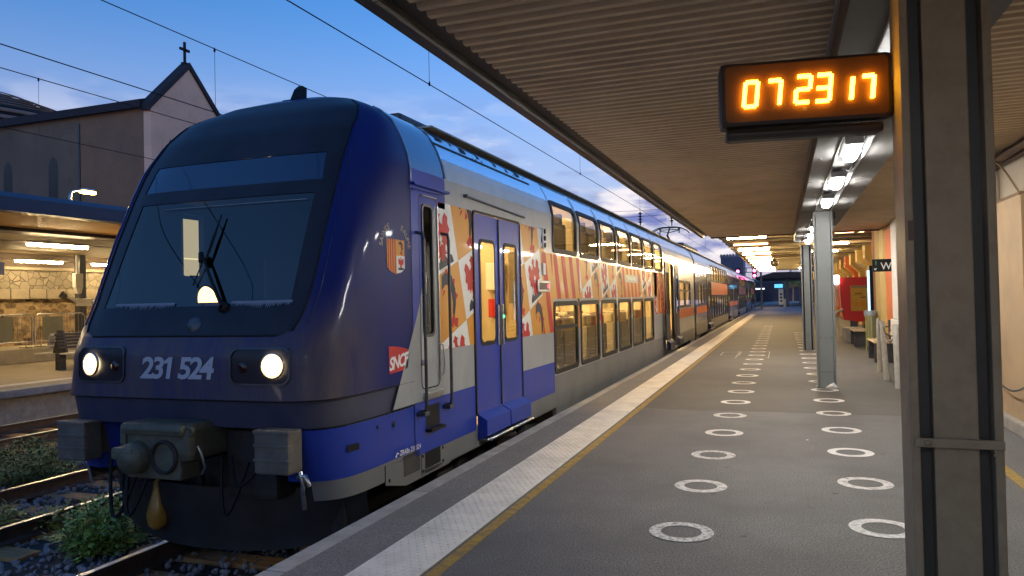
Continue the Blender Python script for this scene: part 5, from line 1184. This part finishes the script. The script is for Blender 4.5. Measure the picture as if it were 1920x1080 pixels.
# ------------------------------------------------------------------ station building on the right
m_beige = M('beige_render', (.42, .345, .25), .8, var=.06, scale=2, dirt=(.32, .26, .19), dirtscale=.9, bump=.1, bscale=90)
m_tan = M('tan_render', (.40, .27, .15), .8, var=.08, scale=3, dirt=(.25, .17, .1), dirtscale=1.2)
m_palew = M('white_render', (.58, .54, .48), .8, var=.05, scale=3, dirt=(.4, .36, .3), dirtscale=1.3)
m_porange = M('orange_render', (.56, .13, .03), .75, var=.1, scale=3)
m_pyellow = M('yellow_render', (.48, .33, .11), .75, var=.08, scale=3, dirt=(.4, .26, .1), dirtscale=2)
m_pbrown = M('brown_red_render', (.24, .07, .035), .75, var=.15, scale=3)
m_brown = M('brown_recess', (.20, .12, .06), .8, var=.2, scale=2)
m_kerb = M('worn_kerb_stone', (.30, .27, .23), .85, var=.2, scale=5)
def building():
    t = thing('station_building', 'long station building with beige, orange and yellow pilasters', 'building', (2.6, 25, 0))
    b = MB(); b.box(2.62, 2.9, -4, 19.0, .0, 3.6); b.box(2.75, 2.9, 19.0, 24.2, 0, 3.7); b.build('wall', m_beige, t)
    b = MB(); b.box(2.75, 4.4, 24.2, 24.5, 0, 3.9); b.box(4.4, 4.6, 24.2, 62, 0, 3.9); b.build('set_back_wall', m_brown, t)
    b = MB(); b.box(2.36, 2.62, -4, 13.0, .0, .14, .02); b.build('kerb', m_kerb, t)
    def pil(x0, x1, y0, y1, z1, m, chamfer=True, nm='pilaster'):
        b = MB()
        if chamfer: c = .07; b.prism([(x0, y0 + c, 0.001), (x0 + c, y0, 0.001), (x1, y0, 0.001), (x1, y1, 0.001), (x0 + c, y1, 0.001), (x0, y1 - c, 0.001)], (0, 0, z1))
        else: b.box(x0, x1, y0, y1, 0, z1)
        b.build(nm, m, t)
    # near pilasters at the right picture edge
    b = MB(); b.box(2.40, 2.62, 10.95, 12.3, .14, 3.25, .01); b.build('pilaster', m_beige, t)
    b = MB(); b.box(2.44, 2.62, 9.4, 10.94, .14, 2.62); b.build('door_panel', m_tan, t)
    b = MB(); pts = [(2.435, 9.4, 2.62)] + [(2.435, 9.4 + 1.53 * k / 12, 2.62 + .62 * sin(pi * .5 * k / 12)) for k in range(13)] ; b.tube(pts[1:], .012, 6); b.box(2.43, 2.62, 9.4, 10.94, 2.62, 2.65); b.build('arch_moulding', m_brown, t)
    b = MB(); b.box(2.41, 2.62, 5.2, 6.9, .14, 3.25, .01); b.build('pilaster', m_beige, t)
    b = MB(); b.box(2.46, 2.62, 7.4, 8.9, .14, 2.62); b.build('door_panel', m_tan, t)
    # middle run seen beyond the column
    pil(2.36, 2.75, 17.7, 19.0, 3.3, m_palew); b = MB(); b.box(2.30, 2.7, 17.6, 18.9, .001, .98, .03); b.build('plinth', m_palew, t)
    pil(2.44, 2.75, 19.6, 20.6, 3.7, m_porange, False)
    for k in range(2): pil(2.40, 2.75, 20.62 + k * .98, 21.58 + k * .98, 3.7, m_pyellow)
    pil(2.46, 2.75, 22.62, 23.6, 3.7, m_pbrown, False); pil(2.55, 2.9, 23.62, 24.4, 3.7, m_brown, False)
    # fluted yellow fins of the set back part
    for k in range(11):
        y = 26.2 + 3.3 * k
        b = MB(); b.prism([(3.55, y, .001), (3.55, y, 2.55), (3.15, y, 2.95), (3.15, y, 3.7), (4.4, y, 3.7), (4.4, y, .001)], (0, .9, 0)); b.build('fin', m_pyellow if k % 4 != 1 else m_porange, t)
    b = MB(); b.box(2.3, 4.4, 62, 62.4, 0, 3.9); b.build('end_wall', m_brown, t)
    b = MB(); b.box(2.6, 12, -4, 62.4, 3.62, 6.5); b.build('upper_storey', m_beige, t)
    b = MB(); b.tube([(2.34, 10.75, .2), (2.34, 10.75, 2.6)], .022, 8); b.box(2.30, 2.40, 10.6, 10.66, 1.58, 1.62); b.build('down_pipe', m_dsteel, t); b = MB(); b.box(2.352, 2.368, 10.68, 10.70, .25, 1.6); b.build('pale_strip', M('pale_green_strip', (.35, .48, .45), .5), t)
    b = MB(); P = [(2.37, lerp(10.6, 9.0, k / 10), .62 - .16 * sin(pi * k / 10)) for k in range(11)]
    for k in range(30):
        f = k / 30; y = lerp(10.6, 9.0, f); z = .62 - .16 * sin(pi * f); b.lathe([(.008, -.02), (.013, 0), (.008, .02)], (2.37, y, z), (0, 1, 0), 6)
    b.tube(P, .005, 5); tag(b.build('barrier_chain', m_dsteel), 'rusty chain sagging along the wall at the right edge', 'chain')
    t = thing('toilet_sign', 'black flag sign with white letter W on the orange pilaster', 'sign', (2.3, 20.0, 2.2))
    b = MB(); b.box(2.02, 2.455, 19.48, 19.53, 2.07, 2.365, .008); b.build('panel', m_rubber, t)
    v, f, w = text_mesh('W', lambda u, vv: Vector((2.315 + u, 19.476, 2.12 + vv)), size=.235, bold=.002, aspect=.95); b = MB(); b.add(v, f); b.build('lettering', m_paper, t)
    b = MB()
    b.poly([(2.06, 19.476, 2.11), (2.11, 19.476, 2.11), (2.075, 19.476, 2.135), (2.06, 19.476, 2.16)]); b.poly([(2.073, 19.4755, 2.125), (2.085, 19.4755, 2.113), (2.12, 19.4755, 2.15), (2.11, 19.4755, 2.162)]); b.build('arrow', m_paper, t)
    b = MB(); b.lathe([(.014, 0), (0, .001)], (2.10, 19.4765, 2.315), (0, -1, 0), 10); b.poly([(2.085, 19.476, 2.30), (2.115, 19.476, 2.30), (2.108, 19.476, 2.22), (2.092, 19.476, 2.22)]); b.build('pictogram', M('green_pictogram', (.05, .22, .08), .5), t)
    b = MB(); b.box(2.40, 2.46, 19.531, 19.56, 2.2, 2.24); b.build('bracket', m_dsteel, t)
building()

def platform_furniture():
    for i, (x, y, lean, w) in enumerate(((1.79, 16.45, .0, 'farthest from the column, of the three'), (1.735, 14.98, -.05, 'leaning, in the middle of the three'), (1.745, 13.62, -.02, 'nearest the camera of the three'))):
        t = thing('white_post', f'white painted wooden post, {w}', 'post', (x, y, 0), 'white chain posts')
        b = MB(); b.tube([(x, y, 0), (x + lean * .5, y, .55), (x + lean, y, 1.05), (x + lean, y, 1.065)], [.048, .047, .045, .025], 14); b.build('shaft', M('chipped_white_paint', (.56, .53, .47), .7, var=.08, scale=6, dirt=(.2, .17, .13), dirtscale=7), t)
        b = MB(); b.tube([(x - .06, y, .96), (x + .06, y, .96)], .012, 6); b.build('chain_eye', m_dsteel, t)
    P = [(1.745, 13.62, 1.0), (1.70, 14.98, .98), (1.79, 16.45, .98), (2.35, 17.6, .9)]
    b = MB()
    for (a, c) in zip(P, P[1:]):
        for k in range(26):
            f = k / 26; p = Vector(a).lerp(Vector(c), f); p.z -= .26 * sin(pi * f); d = (Vector(c) - Vector(a)).normalized(); b.lathe([(.010, -.022), (.017, 0), (.010, .022)], p, d, 6)
    tag(b.build('post_chain', m_dsteel), 'dark chain slung between the white posts', 'chain')
    t = thing('waste_bin', 'grey topped bin with clear bag and yellow striped side by the benches', 'bin', (2.24, 22.3, 0))
    b = MB(); b.lathe([(.13, .12), (.14, .7), (.145, .95)], (2.24, 22.3, 0), n=14); b.build('bag', M('translucent_bag', (.25, .26, .2), .3), t)
    b = MB(); b.lathe([(.16, .94), (.17, .97), (.17, 1.07), (.14, 1.09), (.12, 1.05)], (2.24, 22.3, 0), n=16); b.build('rim', M('bluish_grey_rim', (.28, .31, .34), .5), t)
    b = MB()
    for k in range(3): b.tube([(2.24 + .16 * cos(3.7 + .5 * k), 22.3 + .16 * sin(3.7 + .5 * k), .02), (2.24 + .165 * cos(3.7 + .5 * k), 22.3 + .165 * sin(3.7 + .5 * k), .95)], .012, 6)
    b.build('stay', M('yellow_stay', (.5, .45, .08), .5), t)
    def bench(x, y, label):
        t = thing('slatted_bench', label, 'bench', (x, y, 0), 'wooden benches along the wall')
        for k in range(4): b = MB(); b.box(x - .22 + .115 * k, x - .13 + .115 * k, y - .8, y + .8, .44, .47, .006); b.build('seat_slat', m_wood, t)
        for k in range(3): b = MB(); b.box(x + .26 + .02 * k, x + .285 + .02 * k, y - .8, y + .8, .56 + .12 * k, .65 + .12 * k, .006); b.build('back_slat', m_wood, t)
        for yy in (y - .6, y + .6): b = MB(); b.box(x - .2, x + .25, yy - .03, yy + .03, .0, .44, .01); b.box(x + .24, x + .30, yy - .03, yy + .03, .3, .92, .01); b.build('leg', m_dsteel, t)
    bench(2.12, 19.2, 'slatted wooden bench just behind the white chain posts'); bench(2.15, 24.6, 'slatted wooden bench behind the grey topped bin'); 
    tag(MB().box(1.85, 2.4, 25.9, 27.0, 0, .46, .03).build('stone_seat', m_kerb), 'low brown stone block seat in front of the red booth', 'seat')
    t = thing('ticket_booth', 'tall red booth with a yellow poster near the wall', 'booth', (2.55, 29, 0))
    b = MB(); b.prism([(2.05, 29, .62), (1.98, 29, .95), (1.93, 29, 2.13), (3.02, 29, 2.13), (3.12, 29, .48)], (0, .7, 0)); b.build('body', M('red_booth_paint', (.62, .022, .02), .4, var=.05), t)
    b = MB(); b.box(2.26, 2.5, 29.1, 29.4, 0, .62, .02); b.box(2.7, 3.0, 29.1, 29.6, 0, .5, .02); b.build('foot', m_dsteel, t)
    b = MB(); b.box(2.28, 2.84, 28.985, 28.998, .93, 1.74); b.box(2.27, 2.78, 28.985, 28.998, 1.745, 1.83); ps = b.build('poster', M('yellow_poster', (.60, .36, .05), .6, var=.06), t)
    b = MB(); b.box(2.30, 2.78, 28.980, 28.984, 1.755, 1.82); b.build('poster_band', M('grey_band', (.22, .25, .2), .6), ps)
    for x0 in (2.36, 2.57): b = MB(); b.box(x0, x0 + .16, 28.980, 28.984, 1.10, 1.26); b.build('poster_square', m_orange, ps)
    b = MB(); b.box(2.42, 2.65, 28.980, 28.984, 1.54, 1.565); b.box(2.35, 2.7, 28.980, 28.984, 1.49, 1.50); b.box(2.60, 2.78, 28.980, 28.984, 1.40, 1.43); b.build('poster_line', m_navy, ps)
    b = MB(); b.box(1.78, 1.88, 28.95, 29.15, 1.1, 1.9); b.build('lit_edge', M('pink_edge_panel', (.7, .42, .36), .4), t); b = MB(); b.box(1.70, 1.92, 28.9, 29.1, 1.9, 2.22, .03); b.build('top_lamp', EM('booth_lamp_light', (.9, .95, 1), 5), t)
    b = MB(); b.tube([(1.72, 28.9, .78), (1.82, 28.85, .92), (1.95, 28.9, .96), (2.0, 28.9, 1.02)], .05, 8); b.tube([(1.80, 28.9, .7), (1.92, 28.9, .05)], .03, 6); b.build('side_tray', m_palew, t)
    t = thing('advert_screen', 'tall lit advertising screen beyond the brown red pilaster', 'screen', (2.5, 25.3, 0))
    b = MB(); b.box(2.50, 2.62, 24.95, 25.5, .5, 2.4, .02); b.build('case', m_rubber, t); b = MB(); b.box(2.49, 2.499, 25.0, 25.45, .85, 2.25); b.box(2.44, 2.50, 24.93, 24.948, .85, 2.25); b.build('display', EM('pale_blue_screen_light', (.35, .7, 1), 1.6), t)
    t = thing('analogue_clock', 'round black station clock with gold marks half hidden by the column', 'clock', (1.55, 24.8, 2.9))
    b = MB(); b.lathe([(.38, 0), (.38, .16), (.355, .18), (0, .18)], (1.13, 24.9, 2.58), (0, -1, 0), 28); b.build('casing', m_rubber, t)
    b = MB()
    for k in range(12):
        a = k * pi / 6; u = Vector((sin(a), 0, cos(a))); w = Vector((cos(a), 0, -sin(a))) * .022; c = Vector((1.13, 24.715, 2.58)); b.add([c + u * .25 - w, c + u * .33 - w, c + u * .33 + w, c + u * .25 + w], [(0, 1, 2, 3)])
    b.build('hour_mark', m_orange, t); b = MB(); c = Vector((1.13, 24.712, 2.58))
    for a, l in ((radians(222), .16), (radians(140), .25)): u = Vector((sin(a), 0, cos(a))); w = Vector((cos(a), 0, -sin(a))) * .016; b.add([c - w, c + u * l - w, c + u * l + w, c + w], [(0, 1, 2, 3)])
    b.build('hand', m_paper, t); b = MB(); b.tube([(1.13, 24.95, 2.9), (1.13, 24.95, 3.7)], .03, 6); b.build('hanger', m_dsteel, t)
    t = thing('warning_sign', 'small yellow triangular sign on the third column', 'sign', (.86, 22.5, 2))
    b = MB(); b.prism([(.82, 22.44, 1.98), (1.02, 22.44, 2.08), (.82, 22.44, 2.2)], (0, .012, 0)); b.build('panel', M('sign_yellow', (.7, .42, .02), .5), t)
    for i, (y, z, w) in enumerate(((24.2, 3.36, 'nearest'), (27.4, 3.36, 'second'))):
        b = MB(); P = [(1.1 + k * .16, y + .02 * sin(k * 1.7), z + .03 * sin(k * 1.1 + i)) for k in range(8)]; b.tube(P, .012, 5); tag(b.build('hanging_cable', m_rubber), f'black cable drooping under the ribbed canopy, {w} to the camera', 'cable')
    for i, (y, x) in enumerate(((27.8, 3.0), (33.5, 3.0))):
        t = thing('loudspeaker', f'pale horn loudspeaker on the yellow fins, {"nearer" if i == 0 else "farther"} one', 'loudspeaker', (x, y, 2.7)); b = MB(); b.lathe([(.03, .25), (.05, .12), (.11, 0)], (x, y, 2.72), (.7, -.6, -.2), 12); b.box(x, x + .2, y, y + .05, 2.68, 2.72); b.build('horn', m_palew, t)
    t = thing('round_lamp', 'unlit round lamp hanging under the ribbed canopy', 'lamp', (.1, 44, 3.2)); b = MB(); b.lathe([(0, -.25), (.16, -.18), (.22, 0), (.12, .12), (.03, .2)], (-.35, 40, 3.2), n=14); b.build('globe', m_steel, t)
platform_furniture()

# ------------------------------------------------------------------ opposite platform
def opposite():
    m_l = M('sandy_paving', (.34, .28, .20), .8, var=.1, scale=1.2, dirt=(.22, .18, .13), dirtscale=1)
    b = MB(); b.box(-24.6, -14.95, -10, 70, -.9, 0); struct(b.build('opposite_platform', m_l))
    b = MB(); b.box(-14.95, -14.6, -10, 70, -.14, .006, .01); b.box(-14.95, -14.82, -10, 70, -.9, -.141); struct(b.build('opposite_coping', m_cope))
    b = MB(); b.box(-15.9, -15.55, -10, 70, -.02, .004); struct(b.build('opposite_pale_line', m_tact))
    b = MB(); b.box(-24.6, -21.8, -10, 70, 0, .42, .02); struct(b.build('stone_ledge', M('pale_ledge_stone', (.42, .36, .26), .8, var=.15, scale=3, dirt=(.2, .16, .1), dirtscale=1.6)))
    b = MB(); b.box(-100, -24.6, -40, 140, -1, -.02); struct(b.build('street', m_asph))
    m_r1 = stone('rubble_stone', 4.2, (.06, .032, .014), (.36, .25, .13), (.28, .20, .11), (1, .8, 1.5), .06, 1.)
    m_r2 = stone('crazy_stone', 3.6, (.17, .14, .10), (.25, .21, .15), (.07, .058, .042), (1, 1, 1.05), .05, .5)
    m_r3 = M('dressed_stone', (.25, .205, .145), .85, var=.12, scale=4)
    t = thing('retaining_wall', 'rough lit stone wall with dressed courses behind the far platform', 'wall', (-24.5, 20, 0))
    b = MB(); b.grid(lambda u, v: Vector((-24.45 + .07 * mnoise.noise(Vector((u * 1.9, v * 2.6, 0))), u, v)), frange(-6, 60, 330), frange(.42, 2.0, 10)); b.build('rubble_face', m_r1, t)
    b = MB(); y = -6.
    rnd = random.Random(1)
    while y < 60: l = rnd.uniform(.62, .8); b.box(-24.6, -24.32, y + .012, y + l - .012, 2.0, 2.34, .015); y += l
    b.build('dressed_course', m_r3, t)
    b = MB(); b.box(-24.6, -24.36, -6, 60, 2.345, 2.98); b.build('crazy_paving_course', m_r2, t)
    b = MB(); b.box(-24.7, -24.25, -6, 60, 2.985, 3.10, .01); b.build('capping', m_r3, t)
    # canopy
    t = thing('opposite_canopy', 'dark edged flat canopy with warm lit ceiling over the far platform', 'canopy', (-19, 20, 3.5))
    b = MB(); b.prism([(-14.25, -8, 3.58), (-14.25, -8, 3.86), (-14.45, -8, 3.98), (-14.6, -8, 3.98), (-14.6, -8, 3.58)], (0, 60, 0)); b.build('fascia', M('slate_fascia', (.045, .055, .09), .5, var=.15), t)
    b = MB(); b.box(-24.6, -14.6, -8, 52, 3.75, 3.95); b.build('roof', m_fascia, t)
    b = MB(); b.prism([(-14.6, -8, 3.58), (-16.3, -8, 3.50), (-16.3, -8, 3.74), (-14.6, -8, 3.74)], (0, 60, 0)); b.build('eaves_ceiling', M('ochre_ceiling', (.70, .40, .09), .7, var=.08), t)
    b = MB(); b.box(-17.0, -16.32, -8, 52, 3.42, 3.74); b.box(-24.6, -24.3, -8, 52, 3.11, 3.555); b.build('longitudinal_beam', M('dark_brown_beam', (.075, .05, .032), .7, var=.15), t)
    b = MB(); b.box(-24.6, -17.02, -8, 52, 3.56, 3.74); b.build('ceiling', M('cream_ceiling', (.24, .185, .11), .7, var=.08), t)
    b = MB()
    for y in (4, 13.6, 26, 38): b.box(-20.2, -19.95, y, y + .25, 0, 3.56, .01)
    b.build('post', m_npil, t)
    # lamps
    def lamp():
        t = thing('strip_lamp', '', 'lamp', (0, 0, 0), 'strip lamps under the opposite canopy')
        b = MB(); b.box(-.06, .06, -.85, .85, .03, .08); b.tube([(0, -3, .05), (0, 3, .05)], .012, 5); b.build('batten', m_beam, t)
        b = MB(); b.lathe([(0, -.83), (.045, -.82), (.045, .82), (0, .83)], (0, 0, 0), (0, 1, 0), 10); b.build('tube', e_strip, t); return t
    src = None
    for x, y, w in ((-17.15, 13.75, 'nearest and longest, below the fascia'), (-23.2, 17.9, 'over the wall left of the speaker post'), (-23.4, 20.9, 'over the wall right of the speaker post'), (-17.15, 7.0, 'left of the picture in the front row'), (-17.15, 20.5, 'hidden behind the train nose in the front row'), (-17.15, 27.5, 'far behind the train in the front row'), (-23.3, 12.0, 'left of the picture in the wall row')):
        lb = f'glowing strip lamp, {w}'
        if src is None: o = src = lamp(); o.location = (x, y, 3.22); o['label'] = lb
        else: copy_tree(src, (x, y, 3.22), lb)
    # speaker post
    t = thing('speaker_post', 'dark post with two horn speakers and a pale box', 'post', (-23.0, 19.25, .42)); x, y = -23.0, 19.25
    b = MB(); b.box(x - .13, x + .13, y - .13, y + .13, .42, 3.5, .02); b.build('pole', m_dsteel, t)
    b = MB(); b.box(x + .13, x + .3, y - .42, y - .12, 2.35, 2.85, .03); b.prism([(x + .14, y - .40, 2.35), (x + .14, y - .14, 2.35), (x + .14, y - .2, 2.15), (x + .14, y - .34, 2.15)], (.15, 0, 0)); b.tube([(x + .2, y - .3, 2.85), (x + .2, y - .3, 3.5)], .03, 6); b.build('junction_box', m_palew, t)
    b = MB(); b.box(x + .13, x + .2, y - .3, y + .3, 1.72, 1.98, .02); b.tube([(x + .2, y - .25, 1.85), (x + .2, y - .72, 2.08)], .06, 8); b.tube([(x + .2, y + .3, 1.85), (x + .2, y + 1.0, 2.15)], .06, 8); b.build('arm', m_palew, t)
    b = MB(); b.lathe([(.05, 0), (.11, .05), (.12, .2)], (x + .22, y - .72, 2.02), (-.2, -.7, .5), 12); b.lathe([(.06, 0), (.15, .06), (.16, .1)], (x + .22, y + 1.0, 2.18), (.9, -.3, .1), 14); b.build('speaker', m_dsteel, t)
    b = MB(); b.box(x + .05, x + .1, y + .75, y + 1.5, 1.95, 2.45); b.build('back_plate', m_palew, t)
    t = thing('pale_pole', 'pale narrow pole just right of the speaker post', 'pole', (-22.2, 18.9, .42)); b = MB(); b.box(-22.28, -22.1, 19.15, 19.35, .42, 1.75, .02); b.build('shaft', m_palew, t)
    t = thing('waste_point', 'dark flag panel beside the speaker plate near the train nose', 'panel', (-22.9, 21.3, 2)); b = MB(); b.box(-22.95, -22.9, 20.75, 21.7, 1.85, 2.4); b.build('panel', M('dark_green_panel', (.03, .04, .03), .5), t); b = MB(); b.box(-22.96, -22.90, 21.2, 21.26, .42, 1.85); b.build('leg', m_dsteel, t)
    # crowd barriers
    for i, (y0, y1, w) in enumerate(((15.4, 17.0, 'left of the two, with a pale notice'), (17.1, 18.9, 'right of the two, beside the post'))):
        t = thing('crowd_barrier', f'metal crowd barrier on the ledge, {w}', 'barrier', (-22.4, y0, .42), 'crowd barriers on the stone ledge'); x = -22.4
        b = MB(); b.tube([(x, y0, .5), (x, y0, 1.38), (x, y0 + .1, 1.48), (x, y1 - .1, 1.48), (x, y1, 1.38), (x, y1, .5)], .022, 8); b.tube([(x, y0, .62), (x, y1, .62)], .018, 6)
        k = y0 + .15
        while k < y1 - .1: b.tube([(x, k, .62), (x, k, 1.48)], .008, 5); k += .14
        b.tube([(x - .3, y0 + .2, .44), (x + .3, y0 + .2, .44)], .02, 6); b.tube([(x - .3, y1 - .2, .44), (x + .3, y1 - .2, .44)], .02, 6); b.tube([(x, y0 + .2, .44), (x, y0 + .2, .62)], .02, 6); b.tube([(x, y1 - .2, .44), (x, y1 - .2, .62)], .02, 6); b.build('frame', m_steel, t)
        b = MB(); b.box(x + .012, x + .025, y0 + .25, y0 + .95, .66, 1.40); b.build('notice', M('grey_green_panel', (.22, .22, .16), .6, var=.1), t)
    # double bench
    t = thing('double_bench', 'back to back slatted bench on a dark pedestal across the tracks', 'bench', (-18.1, 14.9, 0)); x, y0, y1 = -18.1, 14.3, 16.4
    for s in (-1, 1):
        for k in range(5):
            b = MB(); z = .58 + .085 * k; xx = x + s * (.22 - .035 * k); b.box(xx - .012, xx + .012, y0, y1, z, z + .062, .005); b.build('back_slat', m_fascia if s > 0 else m_palew, t)
        b = MB(); b.box(x + s * .24, x + s * .68, y0, y1, .43, .47, .015); b.build('seat', m_palew, t)
    for y in (14.5, 16.1): b = MB(); b.prism([(x - .25, y, .45), (x + .25, y, .45), (x + .09, y, 1.06), (x - .09, y, 1.06)], (0, .06, 0)); b.box(x - .09, x + .09, y - .06, y + .12, 0, .45, .01); b.build('pedestal', m_dsteel, t)
    # dark foreground post and sign at left edge
    t = thing('information_post', 'dark narrow information post cut by the left picture edge', 'post', (-17.2, 12.0, 0)); b = MB(); b.box(-17.3, -17.1, 12.02, 12.14, 0, 2.9, .01); b.build('shaft', m_dsteel, t)
    b = MB(); b.box(-17.10, -17.08, 12.04, 12.3, 2.45, 2.75); b.build('plate', m_paper, t)
    leafy('wall_shrub', 'dark shrub hanging against the stone wall at the left edge', -24.0, 16.6, 1.2, .25, .5, .75, 900, m_leafB, 9, .05, 'shrub')
    # street lamp
    t = thing('street_lamp', 'street lamp with glowing amber head above the opposite canopy', 'street lamp', (-30, 24.6, 0))
    b = MB(); b.tube([(-30, 24.65, -.02), (-30, 24.65, 6.75), (-30, 24.75, 6.95), (-30, 25.3, 7.08)], [.09, .06, .045, .035], 8); b.build('pole', m_steel, t)
    b = MB(); b.box(-30.12, -29.88, 25.25, 25.85, 7.05, 7.16, .04); b.build('head', m_steel, t); b = MB(); b.box(-30.13, -29.87, 25.25, 25.9, 6.93, 7.055, .03); b.build('lantern', e_street, t)
    la = bpy.data.lights.new('street_lamp_glow', 'POINT'); la.energy = 420; la.color = (1, .48, .10); la.shadow_soft_size = .15; lo = bpy.data.objects.new('street_lamp_glow', la); COL.objects.link(lo); lo.parent = t; lo.location = (.0, .95, 6.85)
opposite()

def church():
    t = thing('church', 'plain rendered church with a cross on its steep gable', 'church', (-44, 44, 0))
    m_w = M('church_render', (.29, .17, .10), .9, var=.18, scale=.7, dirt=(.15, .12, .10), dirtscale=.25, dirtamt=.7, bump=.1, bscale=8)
    m_f = M('street_lit_facade_render', (.92, .60, .42), .9, var=.1, scale=.8, dirt=(.2, .15, .12), dirtscale=.4)  # warm street light on the facade put into its pale colour
    m_t = M('church_roof_tile', (.03, .028, .035), .85, var=.3, scale=1.5)
    X1, X0, Y0, Y1 = -40.0, -75.0, 39.1, 46.0; E, A = 15.3, 18.85; ym = (Y0 + Y1) / 2
    b = MB(); b.box(-46.6, X1 - .6, Y0, Y0 + .5, -1, E); b.build('side_wall', m_w, t); b = MB(); b.box(X0, -46.61, Y0, Y0 + .5, -1, E); b.build('side_wall', M('weathered_grey_render', (.21, .15, .105), .9, var=.25, scale=.6, dirt=(.11, .085, .06), dirtscale=.3, dirtamt=.8), t)
    b = MB(); b.prism([(X1 - .59, Y0, -1), (X1 - .59, Y1, -1), (X1 - .59, Y1, E), (X1 - .59, ym, A), (X1 - .59, Y0, E)], (.6, 0, 0)); b.build('facade', m_f, t)
    b = MB(); b.prism([(X0, Y0 - .4, E - .05), (X0, ym, E + 1.2), (X0, Y1 + .4, E - .05), (X0, Y1, E + .45), (X0, ym, E + 1.75), (X0, Y0 - .4, E + .5)], (X1 - .62 - X0, 0, 0)); b.build('roof', m_t, t)
    b = MB()
    for s in (1, -1):
        ye = ym + s * (Y1 - ym + .25); b.prism([(X1 - .75, ye, E - .25), (X1 - .75, ye, E + .25), (X1 - .75, ym, A + .45), (X1 - .75, ym, A + .02)], (.9, 0, 0))
    b.build('gable_coping', m_t, t)
    b = MB(); b.box(X1 - .4, X1 - .25, ym - .07, ym + .07, A + .3, A + 2.0); b.box(X1 - .4, X1 - .25, ym - .45, ym + .45, A + 1.35, A + 1.52); b.box(X1 - .5, X1 - .15, ym - .2, ym + .2, A + .25, A + .5); b.build('cross', m_rubber, t)
    b = MB(); b.box(X1 - .63, X1 + .04, Y0 - .06, Y0 + .5, 6, E - .1); b.box(X1, X1 + .06, Y0 + .9, Y0 + 1.3, 6, E - 2.2); b.build('quoin', m_f, t)
    b = MB(); b.prism([(X1 + .01, Y0 + 1.2, 11.2), (X1 + .01, Y0 + 2.1, 11.2), (X1 + .01, Y0 + 2.1, 12.4), (X1 + .01, Y0 + 1.65, 13.4), (X1 + .01, Y0 + 1.2, 12.6)], (.03, 0, 0)); b.build('niche', M('shadowed_niche', (.16, .12, .11), .9), t)
    b = MB(); b.tube([(X1 + .05, ym - .2 + 1.3 * cos(a), 12.3 + 1.3 * sin(a)) for a in frange(.4, pi - .4, 12)], .12, 6); b.build('window_arch', M('arch_stone', (.40, .22, .10), .85), t)
    for x in (-49.2, -53.8, -60, -66):
        b = MB(); o = [(x - .46, Y0 - .01, 8.0), (x + .46, Y0 - .01, 8.0)] + [(x + .46 * cos(a), Y0 - .01, 11.7 + .95 * sin(a)) for a in frange(0, pi, 10)]; b.poly(o); b.build('lancet_window', M('dark_glass', (.012, .012, .014), .3), t)
    b = MB(); b.box(-46.72, -46.55, Y0 - .06, Y0, 2, E - .5); b.build('drain_pipe', m_dsteel, t)
    t = thing('round_building', 'curved banded modern building at the far left skyline', 'building', (-220, 150, 0)); c = Vector((-231, 150, 0)); m_a = M('pale_band', (.24, .19, .16), .7); m_b = M('dark_band', (.05, .05, .06), .5)
    rr = lambda z: 46 - max(0, z - 55) * 2.6
    for k in range(19):
        z = 31 + k * 1.85; b = MB(); r0, r1 = rr(z), rr(z + 1); b.lathe([(r0, z), (r0 + .4, z + .2), (r1, z + 1.0)], c, n=72); b.build('band', m_a, t)
    b = MB(); b.lathe([(45.0, 0), (45.0, 54.5), (rr(65.5) - 1, 65.5), (0, 66.2)], c, n=64); b.build('drum', m_b, t)
church()
